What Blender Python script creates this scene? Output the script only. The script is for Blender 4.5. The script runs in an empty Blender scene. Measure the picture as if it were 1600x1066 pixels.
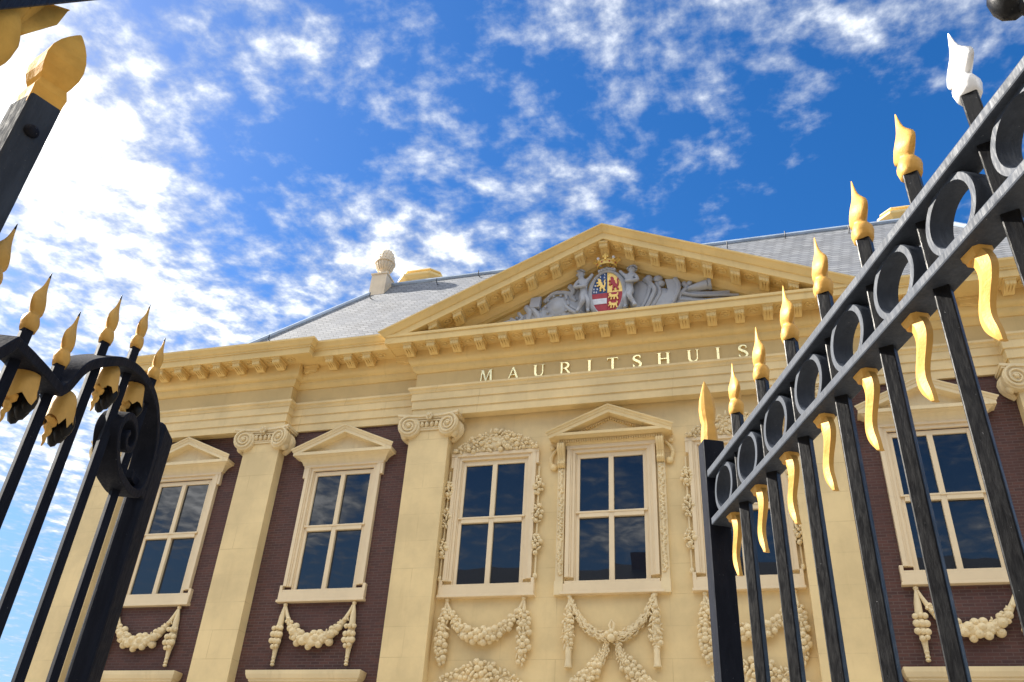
import bpy, bmesh, math, random
from math import sin, cos, pi, radians, sqrt
from mathutils import Vector, Matrix

scene = bpy.context.scene
col = scene.collection
random.seed(7)
G = -9.6                      # ground level; z = 0 is the top of the upper window panes

# ------------------------------------------------------------------ camera
R = ((0.96213, -0.10124, -0.25305), (0.26680, 0.53996, 0.79829), (0.05582, -0.83558, 0.54652))
CAM = Vector((2.9704, -17.2185, -8.4131))
cd = bpy.data.cameras.new('camera'); cam = bpy.data.objects.new('camera', cd); col.objects.link(cam)
cd.sensor_width = 36.0; cd.lens = 36.0 * 1341.8 / 1600.0; cd.clip_start = 0.05; cd.clip_end = 3000
M = Matrix.Identity(4)
for i in range(3):
    M[i][0] = R[i][0]; M[i][1] = -R[i][1]; M[i][2] = -R[i][2]; M[i][3] = CAM[i]
cam.matrix_world = M
scene.camera = cam

# ------------------------------------------------------------------ light and exposure
scene.view_settings.view_transform = 'Standard'; scene.view_settings.look = 'None'
scene.view_settings.gamma = 1.0; scene.view_settings.use_curve_mapping = False
EXPOSURE = 2.05
scene.view_settings.exposure = EXPOSURE
SUN_DIR = Vector((-0.80, 0.055, 0.60)).normalized()
elev = math.asin(SUN_DIR.z); azim = math.atan2(SUN_DIR.x, SUN_DIR.y)
sl = bpy.data.lights.new('sun', 'SUN'); sl.energy = 3.8; sl.angle = radians(0.5); sl.color = (1.0, 0.93, 0.82)
so = bpy.data.objects.new('sun', sl); col.objects.link(so)
so.rotation_euler = (-SUN_DIR).to_track_quat('-Z', 'Y').to_euler()
so.location = (-30, 0, 40)

SKY_STRENGTH = 0.12
CLOUD_RAW = 3.4
world = bpy.data.worlds.new('World'); scene.world = world; world.use_nodes = True
nt = world.node_tree; nt.nodes.clear()


class NG:
    """small helper to wire node trees"""
    def __init__(s, tree): s.t = tree
    def n(s, kind, **kw):
        nd = s.t.nodes.new(kind)
        for k, v in kw.items(): setattr(nd, k, v)
        return nd
    def link(s, a, b): s.t.links.new(a, b)
    def put(s, sock, v):
        if hasattr(v, 'is_linked') or hasattr(v, 'links'): s.t.links.new(v, sock)
        else: sock.default_value = v
    def math(s, op, a, b=0.0, c=None, clamp=False):
        nd = s.n('ShaderNodeMath', operation=op); nd.use_clamp = clamp
        s.put(nd.inputs[0], a); s.put(nd.inputs[1], b)
        if c is not None: s.put(nd.inputs[2], c)
        return nd.outputs[0]
    def mapr(s, v, a, b, c=0.0, d=1.0, smooth=True):
        nd = s.n('ShaderNodeMapRange'); nd.interpolation_type = 'SMOOTHSTEP' if smooth else 'LINEAR'
        s.put(nd.inputs['Value'], v); s.put(nd.inputs['From Min'], a); s.put(nd.inputs['From Max'], b)
        s.put(nd.inputs['To Min'], c); s.put(nd.inputs['To Max'], d)
        return nd.outputs[0]
    def noise(s, vec, scale, detail=5.0, rough=0.55, lac=2.0, dist=0.0):
        nd = s.n('ShaderNodeTexNoise'); s.put(nd.inputs['Vector'], vec)
        nd.inputs['Scale'].default_value = scale; nd.inputs['Detail'].default_value = detail
        nd.inputs['Roughness'].default_value = rough; nd.inputs['Lacunarity'].default_value = lac
        nd.inputs['Distortion'].default_value = dist
        return nd
    def mix(s, f, a, b, blend='MIX'):
        nd = s.n('ShaderNodeMix', data_type='RGBA', blend_type=blend)
        s.put(nd.inputs[0], f); s.put(nd.inputs[6], a); s.put(nd.inputs[7], b)
        return nd.outputs[2]


g = NG(nt)
tc = g.n('ShaderNodeTexCoord')
sky = g.n('ShaderNodeTexSky', sky_type='NISHITA'); sky.sun_disc = False
sky.sun_elevation = elev; sky.sun_rotation = azim; sky.air_density = 1.0; sky.dust_density = 0.6; sky.ozone_density = 3.0
hs = g.n('ShaderNodeHueSaturation'); hs.inputs['Saturation'].default_value = 1.36; hs.inputs['Value'].default_value = 0.41
hs.inputs['Hue'].default_value = 0.507
g.link(sky.outputs[0], hs.inputs['Color'])
sep = g.n('ShaderNodeSeparateXYZ'); g.link(tc.outputs['Generated'], sep.inputs[0])
zc = g.math('MAXIMUM', sep.outputs[2], 0.06)
cu = g.math('DIVIDE', sep.outputs[0], zc); cv = g.math('DIVIDE', sep.outputs[1], zc)
cmb = g.n('ShaderNodeCombineXYZ'); g.put(cmb.inputs[0], cu); g.put(cmb.inputs[1], cv); uv = cmb.outputs[0]
# large cloud fields: (u, v, radius, weight) on the flat cloud layer
FIELDS = [(-1.10, 0.62, 0.32, 0.17), (-1.22, 1.02, 0.38, 0.15), (-1.02, 0.80, 0.22, 0.11), (-0.66, 1.14, 0.20, 0.11),
          (-0.46, 1.20, 0.18, 0.11), (-0.24, 1.04, 0.16, 0.08), (-0.56, 0.62, 0.16, 0.10), (-0.74, 0.72, 0.12, 0.06), (-0.12, 0.70, 0.18, 0.09),
          (0.12, 0.76, 0.17, 0.08), (0.28, 0.86, 0.14, 0.05), (-0.58, 0.87, 0.11, -0.10), (0.20, 1.14, 0.22, -0.14),
          (0.44, 1.04, 0.24, -0.06), (-1.9, 1.8, 0.9, 0.15), (-1.05, 1.32, 0.34, 0.10),
          (0.0, -0.75, 0.75, 0.50), (-1.3, -0.4, 0.7, 0.50), (1.3, -0.4, 0.8, 0.50),  # unseen clouds behind the camera, added to brighten the shaded front
          (-0.28, -1.58, 0.34, 0.50), (-1.65, -2.1, 0.50, 0.34), (-0.98, -2.25, 0.20, 0.22), (-0.40, -2.60, 0.28, 0.14), (0.80, -2.5, 0.30, 0.10)]  # first: unseen cloud added to make the gilt letters shine; others mirror in panes
bias = None
for (a, b, r, w) in FIELDS:
    vd = g.n('ShaderNodeVectorMath', operation='DISTANCE'); g.link(uv, vd.inputs[0]); vd.inputs[1].default_value = (a, b, 0)
    m_ = g.mapr(vd.outputs['Value'], 0.0, r * 1.35, w, 0.0)
    bias = m_ if bias is None else g.math('ADD', bias, m_)
warp = g.noise(uv, 2.2, 3.0, 0.5)
wv = g.n('ShaderNodeVectorMath', operation='MULTIPLY_ADD'); g.link(warp.outputs['Color'], wv.inputs[0])
wv.inputs[1].default_value = (0.07, 0.07, 0); g.link(uv, wv.inputs[2])
big = g.noise(wv.outputs[0], 2.6, 3.0, 0.5)
puff = g.noise(wv.outputs[0], 15.0, 8.0, 0.55, 2.1, 0.0)
wisp = g.noise(wv.outputs[0], 34.0, 6.0, 0.6)
dens = g.math('ADD', g.math('MULTIPLY', big.outputs[0], 0.38), g.math('MULTIPLY', puff.outputs[0], 0.58))
dens = g.math('ADD', dens, g.math('MULTIPLY', wisp.outputs[0], 0.10))
dens = g.math('ADD', dens, bias)
alpha = g.mapr(dens, 0.50, 0.76)
alpha = g.math('MULTIPLY', alpha, g.mapr(sep.outputs[2], 0.02, 0.16))
shade = g.mapr(puff.outputs[0], 0.3, 0.65, 0.80, 1.0)
cc = g.n('ShaderNodeMix', data_type='RGBA'); g.put(cc.inputs[0], g.mapr(dens, 0.58, 1.15))
cc.inputs[6].default_value = (CLOUD_RAW * 0.46, CLOUD_RAW * 0.50, CLOUD_RAW * 0.56, 1)
cc.inputs[7].default_value = (CLOUD_RAW * 2.5, CLOUD_RAW * 2.46, CLOUD_RAW * 2.38, 1)
ccs = g.mix(1.0, cc.outputs[2], shade, 'MULTIPLY')
veil = g.mix(g.mapr(sep.outputs[2], 0.50, 0.14, 0.0, 0.75), hs.outputs[0], (0.74, 1.24, 1.85, 1))
final = g.mix(alpha, veil, ccs)
bg = g.n('ShaderNodeBackground'); g.link(final, bg.inputs[0]); bg.inputs[1].default_value = SKY_STRENGTH
wo = g.n('ShaderNodeOutputWorld'); g.link(bg.outputs[0], wo.inputs[0])


# ------------------------------------------------------------------ materials
def new_mat(name):
    m = bpy.data.materials.new(name); m.use_nodes = True
    t = m.node_tree; b = t.nodes['Principled BSDF']
    return m, NG(t), b


def paint(name, rgb, rough=0.55, joints=None, vary=0.08, bump=0.25, dirt=0.15):
    m, g, b = new_mat(name)
    co = g.n('ShaderNodeTexCoord').outputs['Object']
    n1 = g.noise(co, 0.9, 6, 0.6); n2 = g.noise(co, 14, 5, 0.6)
    mp = g.n('ShaderNodeMapping'); g.link(co, mp.inputs[0]); mp.inputs['Scale'].default_value = (5, 5, 0.5)
    n3 = g.noise(mp.outputs[0], 1.4, 6, 0.65)
    dark = tuple(c * (1 - vary * 2.2) for c in rgb) + (1,)
    c1 = g.mix(g.mapr(n1.outputs[0], 0.3, 0.7), dark, tuple(min(1, c * (1 + vary * .5)) for c in rgb) + (1,))
    c2 = g.mix(g.math('MULTIPLY', g.mapr(n3.outputs[0], 0.52, 0.75), dirt), c1, (rgb[0] * .55, rgb[1] * .5, rgb[2] * .42, 1))
    h = g.math('ADD', g.math('MULTIPLY', n2.outputs[0], 0.35), g.math('MULTIPLY', n1.outputs[0], 0.5))
    if joints:
        bw, bh, ms = joints
        sx = g.n('ShaderNodeSeparateXYZ'); g.link(co, sx.inputs[0])
        cx = g.n('ShaderNodeCombineXYZ'); g.put(cx.inputs[0], g.math('ADD', sx.outputs[0], sx.outputs[1])); g.put(cx.inputs[1], sx.outputs[2])
        br = g.n('ShaderNodeTexBrick'); g.link(cx.outputs[0], br.inputs[0]); br.inputs['Scale'].default_value = 1.0
        br.inputs['Brick Width'].default_value = bw; br.inputs['Row Height'].default_value = bh; br.inputs['Mortar Size'].default_value = ms
        br.inputs['Mortar Smooth'].default_value = 0.3
        br.inputs['Color1'].default_value = (1, 1, 1, 1); br.inputs['Color2'].default_value = (0.98, 0.978, 0.972, 1); br.inputs['Mortar'].default_value = (.95, .95, .95, 1)
        c2 = g.mix(1.0, c2, br.outputs['Color'], 'MULTIPLY')
        wob = g.mapr(g.noise(co, 1.3, 3).outputs[0], 0.45, 0.66, 0.0, 0.40)
        jf = g.math('MULTIPLY', br.outputs['Fac'], wob)
        c2 = g.mix(jf, c2, (rgb[0] * .62, rgb[1] * .56, rgb[2] * .46, 1))
        h = g.math('SUBTRACT', h, g.math('MULTIPLY', jf, 0.8))
    g.link(c2, b.inputs['Base Color']); b.inputs['Roughness'].default_value = rough
    bp = g.n('ShaderNodeBump'); bp.inputs['Strength'].default_value = bump; bp.inputs['Distance'].default_value = 0.02
    g.link(h, bp.inputs['Height']); g.link(bp.outputs[0], b.inputs['Normal'])
    return m


CREAM = paint('ochre_cream_paint', (0.80, 0.608, 0.297), joints=(2.3, 0.62, 0.010))
FRIEZE = paint('frieze_paint_shaded', (0.72, 0.52, 0.215), vary=0.05, dirt=0.12)  # wall ochre darkened: the shade under the cornice is put into this colour
OCHRE = paint('ochre_cornice_paint', (0.76, 0.545, 0.215), vary=0.06, dirt=0.22)
TRIM = paint('pale_window_paint', (0.80, 0.64, 0.40), rough=0.45, vary=0.04, bump=0.1, dirt=0.10)
ORN = paint('carved_ornament_paint', (0.80, 0.64, 0.365), vary=0.07, dirt=0.25)
GREY = paint('grey_relief_paint', (0.43, 0.445, 0.475), vary=0.10, dirt=0.3)
STONE = paint('pale_finial_stone', (0.70, 0.58, 0.42), vary=0.1, dirt=0.3)
LEAD = paint('lead_flashing', (0.30, 0.37, 0.47), rough=0.5, vary=0.15, bump=0.2)


def brick_mat(name, c1, c2, mortar, bw=0.21, bh=0.062, ms=0.007, rough=0.8):
    m, g, b = new_mat(name)
    co = g.n('ShaderNodeTexCoord').outputs['Object']
    sx = g.n('ShaderNodeSeparateXYZ'); g.link(co, sx.inputs[0])
    cx = g.n('ShaderNodeCombineXYZ'); g.put(cx.inputs[0], g.math('ADD', sx.outputs[0], sx.outputs[1])); g.put(cx.inputs[1], sx.outputs[2])
    br = g.n('ShaderNodeTexBrick'); g.link(cx.outputs[0], br.inputs[0]); br.inputs['Scale'].default_value = 1.0
    br.inputs['Brick Width'].default_value = bw; br.inputs['Row Height'].default_value = bh; br.inputs['Mortar Size'].default_value = ms
    br.inputs['Color1'].default_value = c1 + (1,); br.inputs['Color2'].default_value = c2 + (1,); br.inputs['Mortar'].default_value = mortar + (1,)
    n1 = g.noise(co, 0.8, 6, 0.6); n2 = g.noise(co, 25, 4, 0.6); n4 = g.noise(co, 3.1, 5, 0.7)
    c = g.mix(g.mapr(n1.outputs[0], 0.3, 0.7, 0.0, 0.5), br.outputs['Color'], (c1[0] * .62, c1[1] * .66, c1[2] * .74, 1))
    c = g.mix(g.mapr(n4.outputs[0], 0.62, 0.78, 0.0, 0.35), c, (0.15, 0.115, 0.10, 1))
    g.link(c, b.inputs['Base Color']); b.inputs['Roughness'].default_value = rough
    bp = g.n('ShaderNodeBump'); bp.inputs['Strength'].default_value = 0.6; bp.inputs['Distance'].default_value = 0.01
    g.link(g.math('ADD', g.math('MULTIPLY', br.outputs['Fac'], -1.0), g.math('MULTIPLY', n2.outputs[0], 0.4)), bp.inputs['Height'])
    g.link(bp.outputs[0], b.inputs['Normal'])
    return m


BRICK = brick_mat('dark_plum_brick', (0.118, 0.047, 0.036), (0.070, 0.032, 0.028), (0.13, 0.088, 0.072))
SLATE = brick_mat('grey_slate', (0.225, 0.23, 0.237), (0.135, 0.14, 0.148), (0.055, 0.057, 0.062), bw=0.28, bh=0.15, ms=0.014, rough=0.7)


def iron_mat(name, rgb, rough=0.28, spec=0.2):
    m, g, b = new_mat(name)
    b.inputs['Specular IOR Level'].default_value = 0.5; b.inputs['IOR'].default_value = 1.0 + spec
    co = g.n('ShaderNodeTexCoord').outputs['Object']
    mpv = g.n('ShaderNodeMapping'); g.link(co, mpv.inputs[0]); mpv.inputs['Scale'].default_value = (1, 1, 0.22)
    n1 = g.noise(mpv.outputs[0], 190, 5, 0.6); n2 = g.noise(mpv.outputs[0], 40, 5, 0.65); n3 = g.noise(co, 190, 4, 0.7)
    c = g.mix(g.mapr(n2.outputs[0], 0.35, 0.7), rgb + (1,), tuple(min(1, x * 1.35 + .001) for x in rgb) + (1,))
    c = g.mix(g.mapr(n3.outputs[0], 0.69, 0.73, 0, .6), c, (0.30, 0.31, 0.33, 1))
    g.link(c, b.inputs['Base Color'])
    g.link(g.mapr(n1.outputs[0], 0.3, 0.7, rough, rough + 0.22), b.inputs['Roughness'])
    bp = g.n('ShaderNodeBump'); bp.inputs['Strength'].default_value = 0.22; bp.inputs['Distance'].default_value = 0.003
    g.link(g.math('ADD', n1.outputs[0], g.math('MULTIPLY', n2.outputs[0], 1.0)), bp.inputs['Height']); g.link(bp.outputs[0], b.inputs['Normal'])
    return m


IRON = iron_mat('black_iron_paint', (0.006, 0.0062, 0.007), 0.30, 0.27)
POSTP = iron_mat('weathered_post_paint', (0.030, 0.038, 0.052), 0.6, 0.03)
RAILP = iron_mat('weathered_rail_paint', (0.026, 0.033, 0.047), 0.5, 0.36)
NAVY = iron_mat('blue_black_iron_paint', (0.007, 0.0085, 0.014), 0.55, 0.16)


def gold_mat(name, rgb, metal=0.35, rough=0.42, spec=0.22):
    m, g, b = new_mat(name)
    b.inputs['Specular IOR Level'].default_value = 0.5; b.inputs['IOR'].default_value = 1.0 + spec
    co = g.n('ShaderNodeTexCoord').outputs['Object']
    n1 = g.noise(co, 45, 5, 0.6); n2 = g.noise(co, 14, 5, 0.65)
    c = g.mix(g.mapr(n2.outputs[0], 0.38, 0.66), tuple(x * .84 for x in rgb) + (1,), rgb + (1,))
    c = g.mix(g.mapr(n1.outputs[0], 0.68, 0.76, 0, .3), c, (rgb[0] * .4, rgb[1] * .33, rgb[2] * .3, 1))
    g.link(c, b.inputs['Base Color']); b.inputs['Metallic'].default_value = metal; b.inputs['Roughness'].default_value = rough
    bp = g.n('ShaderNodeBump'); bp.inputs['Strength'].default_value = 0.4; bp.inputs['Distance'].default_value = 0.004
    g.link(g.math('ADD', n1.outputs[0], n2.outputs[0]), bp.inputs['Height']); g.link(bp.outputs[0], b.inputs['Normal'])
    return m


GOLD = gold_mat('gilded_paint', (0.60, 0.345, 0.088), 0.06, 0.5)
BUDGOLD = gold_mat('weathered_gilding', (0.62, 0.36, 0.085), 0.0, 0.6, 0.03)
GILT = gold_mat('gilt_letter_paint', (1.0, 0.87, 0.47), 0.85, 0.24)
WHITE = paint('painted_glint_white', (0.86, 0.87, 0.88), rough=0.35, vary=0.04, bump=0.3, dirt=0.1)  # painted highlight: white stands for a blown-out glint on gilding


def plain(name, rgb, rough=0.5, metal=0.0):
    m, g, b = new_mat(name)
    co = g.n('ShaderNodeTexCoord').outputs['Object']
    n = g.noise(co, 12, 5, 0.6)
    g.link(g.mix(g.mapr(n.outputs[0], 0.3, 0.7), tuple(c * .8 for c in rgb) + (1,), rgb + (1,)), b.inputs['Base Color'])
    b.inputs['Roughness'].default_value = rough; b.inputs['Metallic'].default_value = metal
    return m


RED = plain('heraldic_red', (0.42, 0.02, 0.035)); BLUE = plain('heraldic_blue', (0.02, 0.07, 0.22))
CGOLD = plain('heraldic_gold', (0.88, 0.60, 0.16), 0.35, 0.2); SILVER = plain('heraldic_white', (0.75, 0.76, 0.80))
BLACK = plain('black_hook_metal', (0.02, 0.02, 0.022), 0.5)


def glass_mat():
    m, g, b = new_mat('dark_window_glass')
    co = g.n('ShaderNodeTexCoord').outputs['Object']
    b.inputs['Base Color'].default_value = (0.007, 0.011, 0.019, 1)
    b.inputs['Roughness'].default_value = 0.012; b.inputs['IOR'].default_value = 1.68
    n = g.noise(co, 0.9, 2, 0.4)
    bp = g.n('ShaderNodeBump'); bp.inputs['Strength'].default_value = 0.12; bp.inputs['Distance'].default_value = 0.02
    g.link(n.outputs[0], bp.inputs['Height']); g.link(bp.outputs[0], b.inputs['Normal'])
    return m


GLASS = glass_mat()
PAVING = brick_mat('pale_paving_stone', (0.34, 0.30, 0.235), (0.31, 0.272, 0.215), (0.21, 0.185, 0.15), bw=0.4, bh=0.4, ms=0.012)


# ------------------------------------------------------------------ mesh helpers
def ico(sub):
    bm = bmesh.new(); bmesh.ops.create_icosphere(bm, subdivisions=sub, radius=1.0)
    v = [tuple(x.co) for x in bm.verts]; f = [tuple(y.index for y in x.verts) for x in bm.faces]
    bm.free(); return v, f


ICO1, ICO2, ICO3 = ico(1), ico(2), ico(3)


class MB:
    def __init__(s): s.v = []; s.f = []; s.mi = []; s.cur = 0
    def add(s, vs, fs):
        o = len(s.v); s.v.extend(tuple(p) for p in vs)
        for f in fs: s.f.append(tuple(i + o for i in f)); s.mi.append(s.cur)
    def box(s, x0, x1, y0, y1, z0, z1):
        s.add([(x0, y0, z0), (x1, y0, z0), (x1, y1, z0), (x0, y1, z0), (x0, y0, z1), (x1, y0, z1), (x1, y1, z1), (x0, y1, z1)],
              [(0, 3, 2, 1), (4, 5, 6, 7), (0, 1, 5, 4), (1, 2, 6, 5), (2, 3, 7, 6), (3, 0, 4, 7)])
    def hexa(s, p8):
        s.add(p8, [(0, 3, 2, 1), (4, 5, 6, 7), (0, 1, 5, 4), (1, 2, 6, 5), (2, 3, 7, 6), (3, 0, 4, 7)])
    def loft(s, rings, cap=True, closed=True):
        n = len(rings[0]); o = []
        for r in rings: o.extend(r)
        fs = []
        for i in range(len(rings) - 1):
            for j in range(n if closed else n - 1):
                k = (j + 1) % n
                fs.append((i * n + j, i * n + k, (i + 1) * n + k, (i + 1) * n + j))
        if cap: fs.append(tuple(range(n))[::-1]); fs.append(tuple((len(rings) - 1) * n + j for j in range(n)))
        s.add(o, fs)
    def prism(s, poly, y0, y1):               # poly in (x, z), extruded along y
        s.loft([[(x, y0, z) for x, z in poly], [(x, y1, z) for x, z in poly]])
    def prism_x(s, poly, x0, x1):             # poly in (y, z), extruded along x
        s.loft([[(x0, y, z) for y, z in poly], [(x1, y, z) for y, z in poly]])
    def sphere(s, c, r, tpl=None, rot=None):
        tpl = tpl or ICO2
        rx, ry, rz = r if isinstance(r, (tuple, list)) else (r, r, r)
        out = []
        for p in tpl[0]:
            q = Vector((p[0] * rx, p[1] * ry, p[2] * rz))
            if rot is not None: q = rot @ q
            out.append((c[0] + q.x, c[1] + q.y, c[2] + q.z))
        s.add(out, tpl[1])
    def lathe(s, c, prof, n=20):              # prof [(r, z)]
        s.loft([[(c[0] + r * cos(2 * pi * k / n), c[1] + r * sin(2 * pi * k / n), c[2] + z) for k in range(n)] for r, z in prof])
    def tube(s, pts, rad, n=8, flat=1.0):
        pts = [Vector(p) for p in pts]; rings = []
        for i, p in enumerate(pts):
            t = (pts[min(i + 1, len(pts) - 1)] - pts[max(i - 1, 0)])
            if t.length < 1e-9: t = Vector((0, 0, 1))
            t.normalize()
            a = Vector((0, 1, 0)) if abs(t.y) < 0.9 else Vector((1, 0, 0))
            x = t.cross(a).normalized(); y = x.cross(t).normalized()
            r = rad[i] if isinstance(rad, (list, tuple)) else rad
            rings.append([tuple(p + x * (r * cos(2 * pi * k / n)) + y * (r * flat * sin(2 * pi * k / n))) for k in range(n)])
        s.loft(rings)
    def sweep(s, prof, path, cap=True):
        P = [Vector(p) for p in path]; nr = []
        for i in range(len(P) - 1):
            t = (P[i + 1] - P[i]).normalized(); nr.append(Vector((t.y, -t.x)))
        mit = []
        for i in range(len(P)):
            if i == 0: mit.append(nr[0])
            elif i == len(P) - 1: mit.append(nr[-1])
            else: mit.append((nr[i - 1] + nr[i]) / (1 + nr[i - 1].dot(nr[i])))
        s.loft([[(P[i].x + mit[i].x * p, P[i].y + mit[i].y * p, z) for p, z in prof] for i in range(len(P))], cap)
    def rake(s, cx, hx, yf, prof, m, z0):
        for sg in (-1, 1):
            s.loft([[(cx + sg * (hx + p), yf - p, z0 + z - m * (hx + p)) for p, z in prof], [(cx, yf - p, z0 + z) for p, z in prof]])
    def build(s, name, mat, parent=None, smooth=False, bevel=0.0, seg=2):
        me = bpy.data.meshes.new(name)
        me.from_pydata(s.v, [], s.f)
        mats = mat if isinstance(mat, (list, tuple)) else [mat]
        for m in mats: me.materials.append(m)
        if len(mats) > 1: me.polygons.foreach_set('material_index', s.mi)
        bm = bmesh.new(); bm.from_mesh(me); bmesh.ops.recalc_face_normals(bm, faces=bm.faces); bm.to_mesh(me); bm.free()
        if smooth:
            me.polygons.foreach_set('use_smooth', [True] * len(me.polygons))
            if smooth == 'auto': me.set_sharp_from_angle(angle=radians(38))
        me.update()
        o = bpy.data.objects.new(name, me); col.objects.link(o)
        if parent is not None:
            o.parent = parent
        if bevel:
            b = o.modifiers.new('bevel', 'BEVEL'); b.width = bevel; b.segments = seg; b.limit_method = 'ANGLE'; b.angle_limit = radians(40)
        return o


def thing(name, label, cat, loc=(0, 0, 0), group=None):
    o = bpy.data.objects.new(name, None); col.objects.link(o); o.location = loc
    o['label'] = label; o['category'] = cat
    if group: o['group'] = group
    o.empty_display_size = 0.3
    return o


def copy_tree(o, parent, dx=0, dy=0, dz=0):
    c = o.copy(); col.objects.link(c); c.parent = parent
    c.location = (o.location[0] + dx, o.location[1] + dy, o.location[2] + dz)
    for ch in o.children: copy_tree(ch, c)
    return c


def catmull(pts, n=8):
    P = [Vector(p) for p in pts]; P = [P[0] * 2 - P[1]] + P + [P[-1] * 2 - P[-2]]; out = []
    for i in range(1, len(P) - 2):
        for k in range(n):
            t = k / n; a, b, c, d = P[i - 1], P[i], P[i + 1], P[i + 2]
            out.append(0.5 * (2 * b + (c - a) * t + (2 * a - 5 * b + 4 * c - d) * t * t + (3 * b - a - 3 * c + d) * t ** 3))
    out.append(P[-2]); return out


# ------------------------------------------------------------------ ground
mb = MB(); mb.add([(-600, -600, G), (600, -600, G), (600, 600, G), (-600, 600, G)], [(0, 1, 2, 3)])
gr = mb.build('ground', PAVING); gr['kind'] = 'structure'

# ------------------------------------------------------------------ the museum
HP, DP, P2, P1 = 0.50, 0.29, 8.76, 13.10
W3, W2, W1 = 2.685, 6.512, 10.94
EX = P1 + HP
bld = thing('museum_building', 'ochre and plum brick museum front with a sculpted central pediment and slate roof', 'building')

# walls with openings
wins = [(-W1, 'brick'), (-W2, 'brick'), (-W3, 'fruit'), (0.0, 'centre'), (W3, 'fruit'), (W2, 'brick'), (W1, 'brick')]
OW, OZ0, OZ1 = 0.80, -2.90, 0.10


def wall_with_holes(mb, x0, x1, z0, z1, cs):
    xs = sorted([x0, x1] + [c - OW for c in cs] + [c + OW for c in cs]); zs = [z0, OZ0, OZ1, z1]
    for i in range(len(xs) - 1):
        for j in range(3):
            mx = (xs[i] + xs[i + 1]) / 2
            if j == 1 and any(abs(mx - c) < OW for c in cs): continue
            mb.add([(xs[i], 0, zs[j]), (xs[i + 1], 0, zs[j]), (xs[i + 1], 0, zs[j + 1]), (xs[i], 0, zs[j + 1])], [(0, 1, 2, 3)])


for sg in (-1, 1):
    mb = MB(); a, b = sorted((sg * 4.8, sg * (EX - .25)))
    wall_with_holes(mb, a, b, G, 1.6, [sg * W2, sg * W1])
    x = sg * (EX - .25); mb.add([(x, 0, G), (x, 17, G), (x, 17, 1.6), (x, 0, 1.6)], [(0, 1, 2, 3)])
    mb.build('brick_wall', BRICK, bld)
mb = MB(); wall_with_holes(mb, -4.8, 4.8, G, 1.6, [-W3, 0, W3]); mb.build('plaster_wall', CREAM, bld)
mb = MB(); mb.add([(-EX + .25, 17, G), (EX - .25, 17, G), (EX - .25, 17, 3), (-EX + .25, 17, 3)], [(0, 1, 2, 3)])
mb.build('rear_wall', BRICK, bld)

# pilasters and Ionic capitals
def spiral(mb, cx, cz, y, r, sg, tilt=0.0):
    # volute: disc, raised spiral band, eye
    n = 26
    ring = lambda rr, yy: [(cx + rr * cos(2 * pi * k / n), yy + tilt * rr * cos(2 * pi * k / n), cz + rr * 1.05 * sin(2 * pi * k / n)) for k in range(n)]
    mb.loft([ring(r * .96, y + .22), ring(r, y + .12), ring(r, y + .02), ring(r * .93, y)])
    pts = []; rad = []
    for k in range(46):
        t = k / 45; a = pi / 2 + sg * t * 2 * pi * 2.2; rr = r * (0.90 - 0.70 * t)
        pts.append((cx + rr * cos(a), y - .012 + tilt * rr * cos(a), cz + rr * 1.05 * sin(a))); rad.append(r * (0.13 - 0.05 * t))
    mb.tube(pts, rad, 6)
    mb.sphere((cx, y - .012, cz), r * .2, ICO2)


cap = MB()
cap.box(-.47, .47, -DP - .03, 0, .86, .91)
cap.box(-.50, .50, -DP - .045, 0, .91, .935)
cap.box(-.46, .46, -DP - .02, 0, .935, 1.16)
for k in range(6):
    cap.sphere((-.30 + .12 * k, -DP - .05, 1.01), (.048, .05, .075), ICO2)
cap.box(-.42, .42, -DP - .07, 0, 1.085, 1.12)
for sg in (-1, 1):
    spiral(cap, sg * .49, .955, -DP - .13, .265, -sg, tilt=-sg * .22)
    # roll on the flank of the capital
    pts = [(sg * (.50 + .20 * sin(pi * t / 8)), -DP + .06 + .2 * t / 8, 1.16 - .5 * (t / 8)) for t in range(9)]
    cap.tube(pts, [.07 + .05 * sin(pi * t / 8) for t in range(9)], 8)
    cap.sphere((sg * .62, -DP + .03, .78), (.09, .13, .13), ICO2)
ab = []
for k in range(17):
    x = -.74 + 1.48 * k / 16; ab.append((x, -DP - .08 - .12 * (abs(x) / .74) ** 2.2))
for z0, z1, e in ((1.14, 1.185, 0.0), (1.185, 1.245, .03)):
    top = [(x * (1 + e), y - e) for x, y in ab] + [(.74 * (1 + e), 0), (-.74 * (1 + e), 0)]
    cap.loft([[(x, y, z0) for x, y in top], [(x, y, z1) for x, y in top]])
for k in range(6):
    a = 2 * pi * k / 6; cap.sphere((.06 * cos(a), -DP - .13, 1.19 + .06 * sin(a)), (.05, .04, .05), ICO1)
cap.sphere((0, -DP - .16, 1.19), .045, ICO2)
proto = None
for px in (-4.3, 4.3, -P2, P2, -P1, P1):
    mb = MB(); mb.box(px - HP, px + HP, -DP, 0.02, G, .86)
    if abs(px) == P1:
        sx = 1 if px > 0 else -1
        a, b = sorted((px + sx * HP - sx * .02, px + sx * (HP - .28))); mb.box(a, b, 0.02, 1.0, G, .86)
    pl = mb.build('pilaster', CREAM, bld, bevel=0.008)
    if proto is None:
        proto = cap.build('capital', ORN, pl, smooth='auto'); proto.location.x = px; base_cap = proto
    else:
        c = base_cap.copy(); col.objects.link(c); c.parent = pl; c.location.x = px

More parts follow.
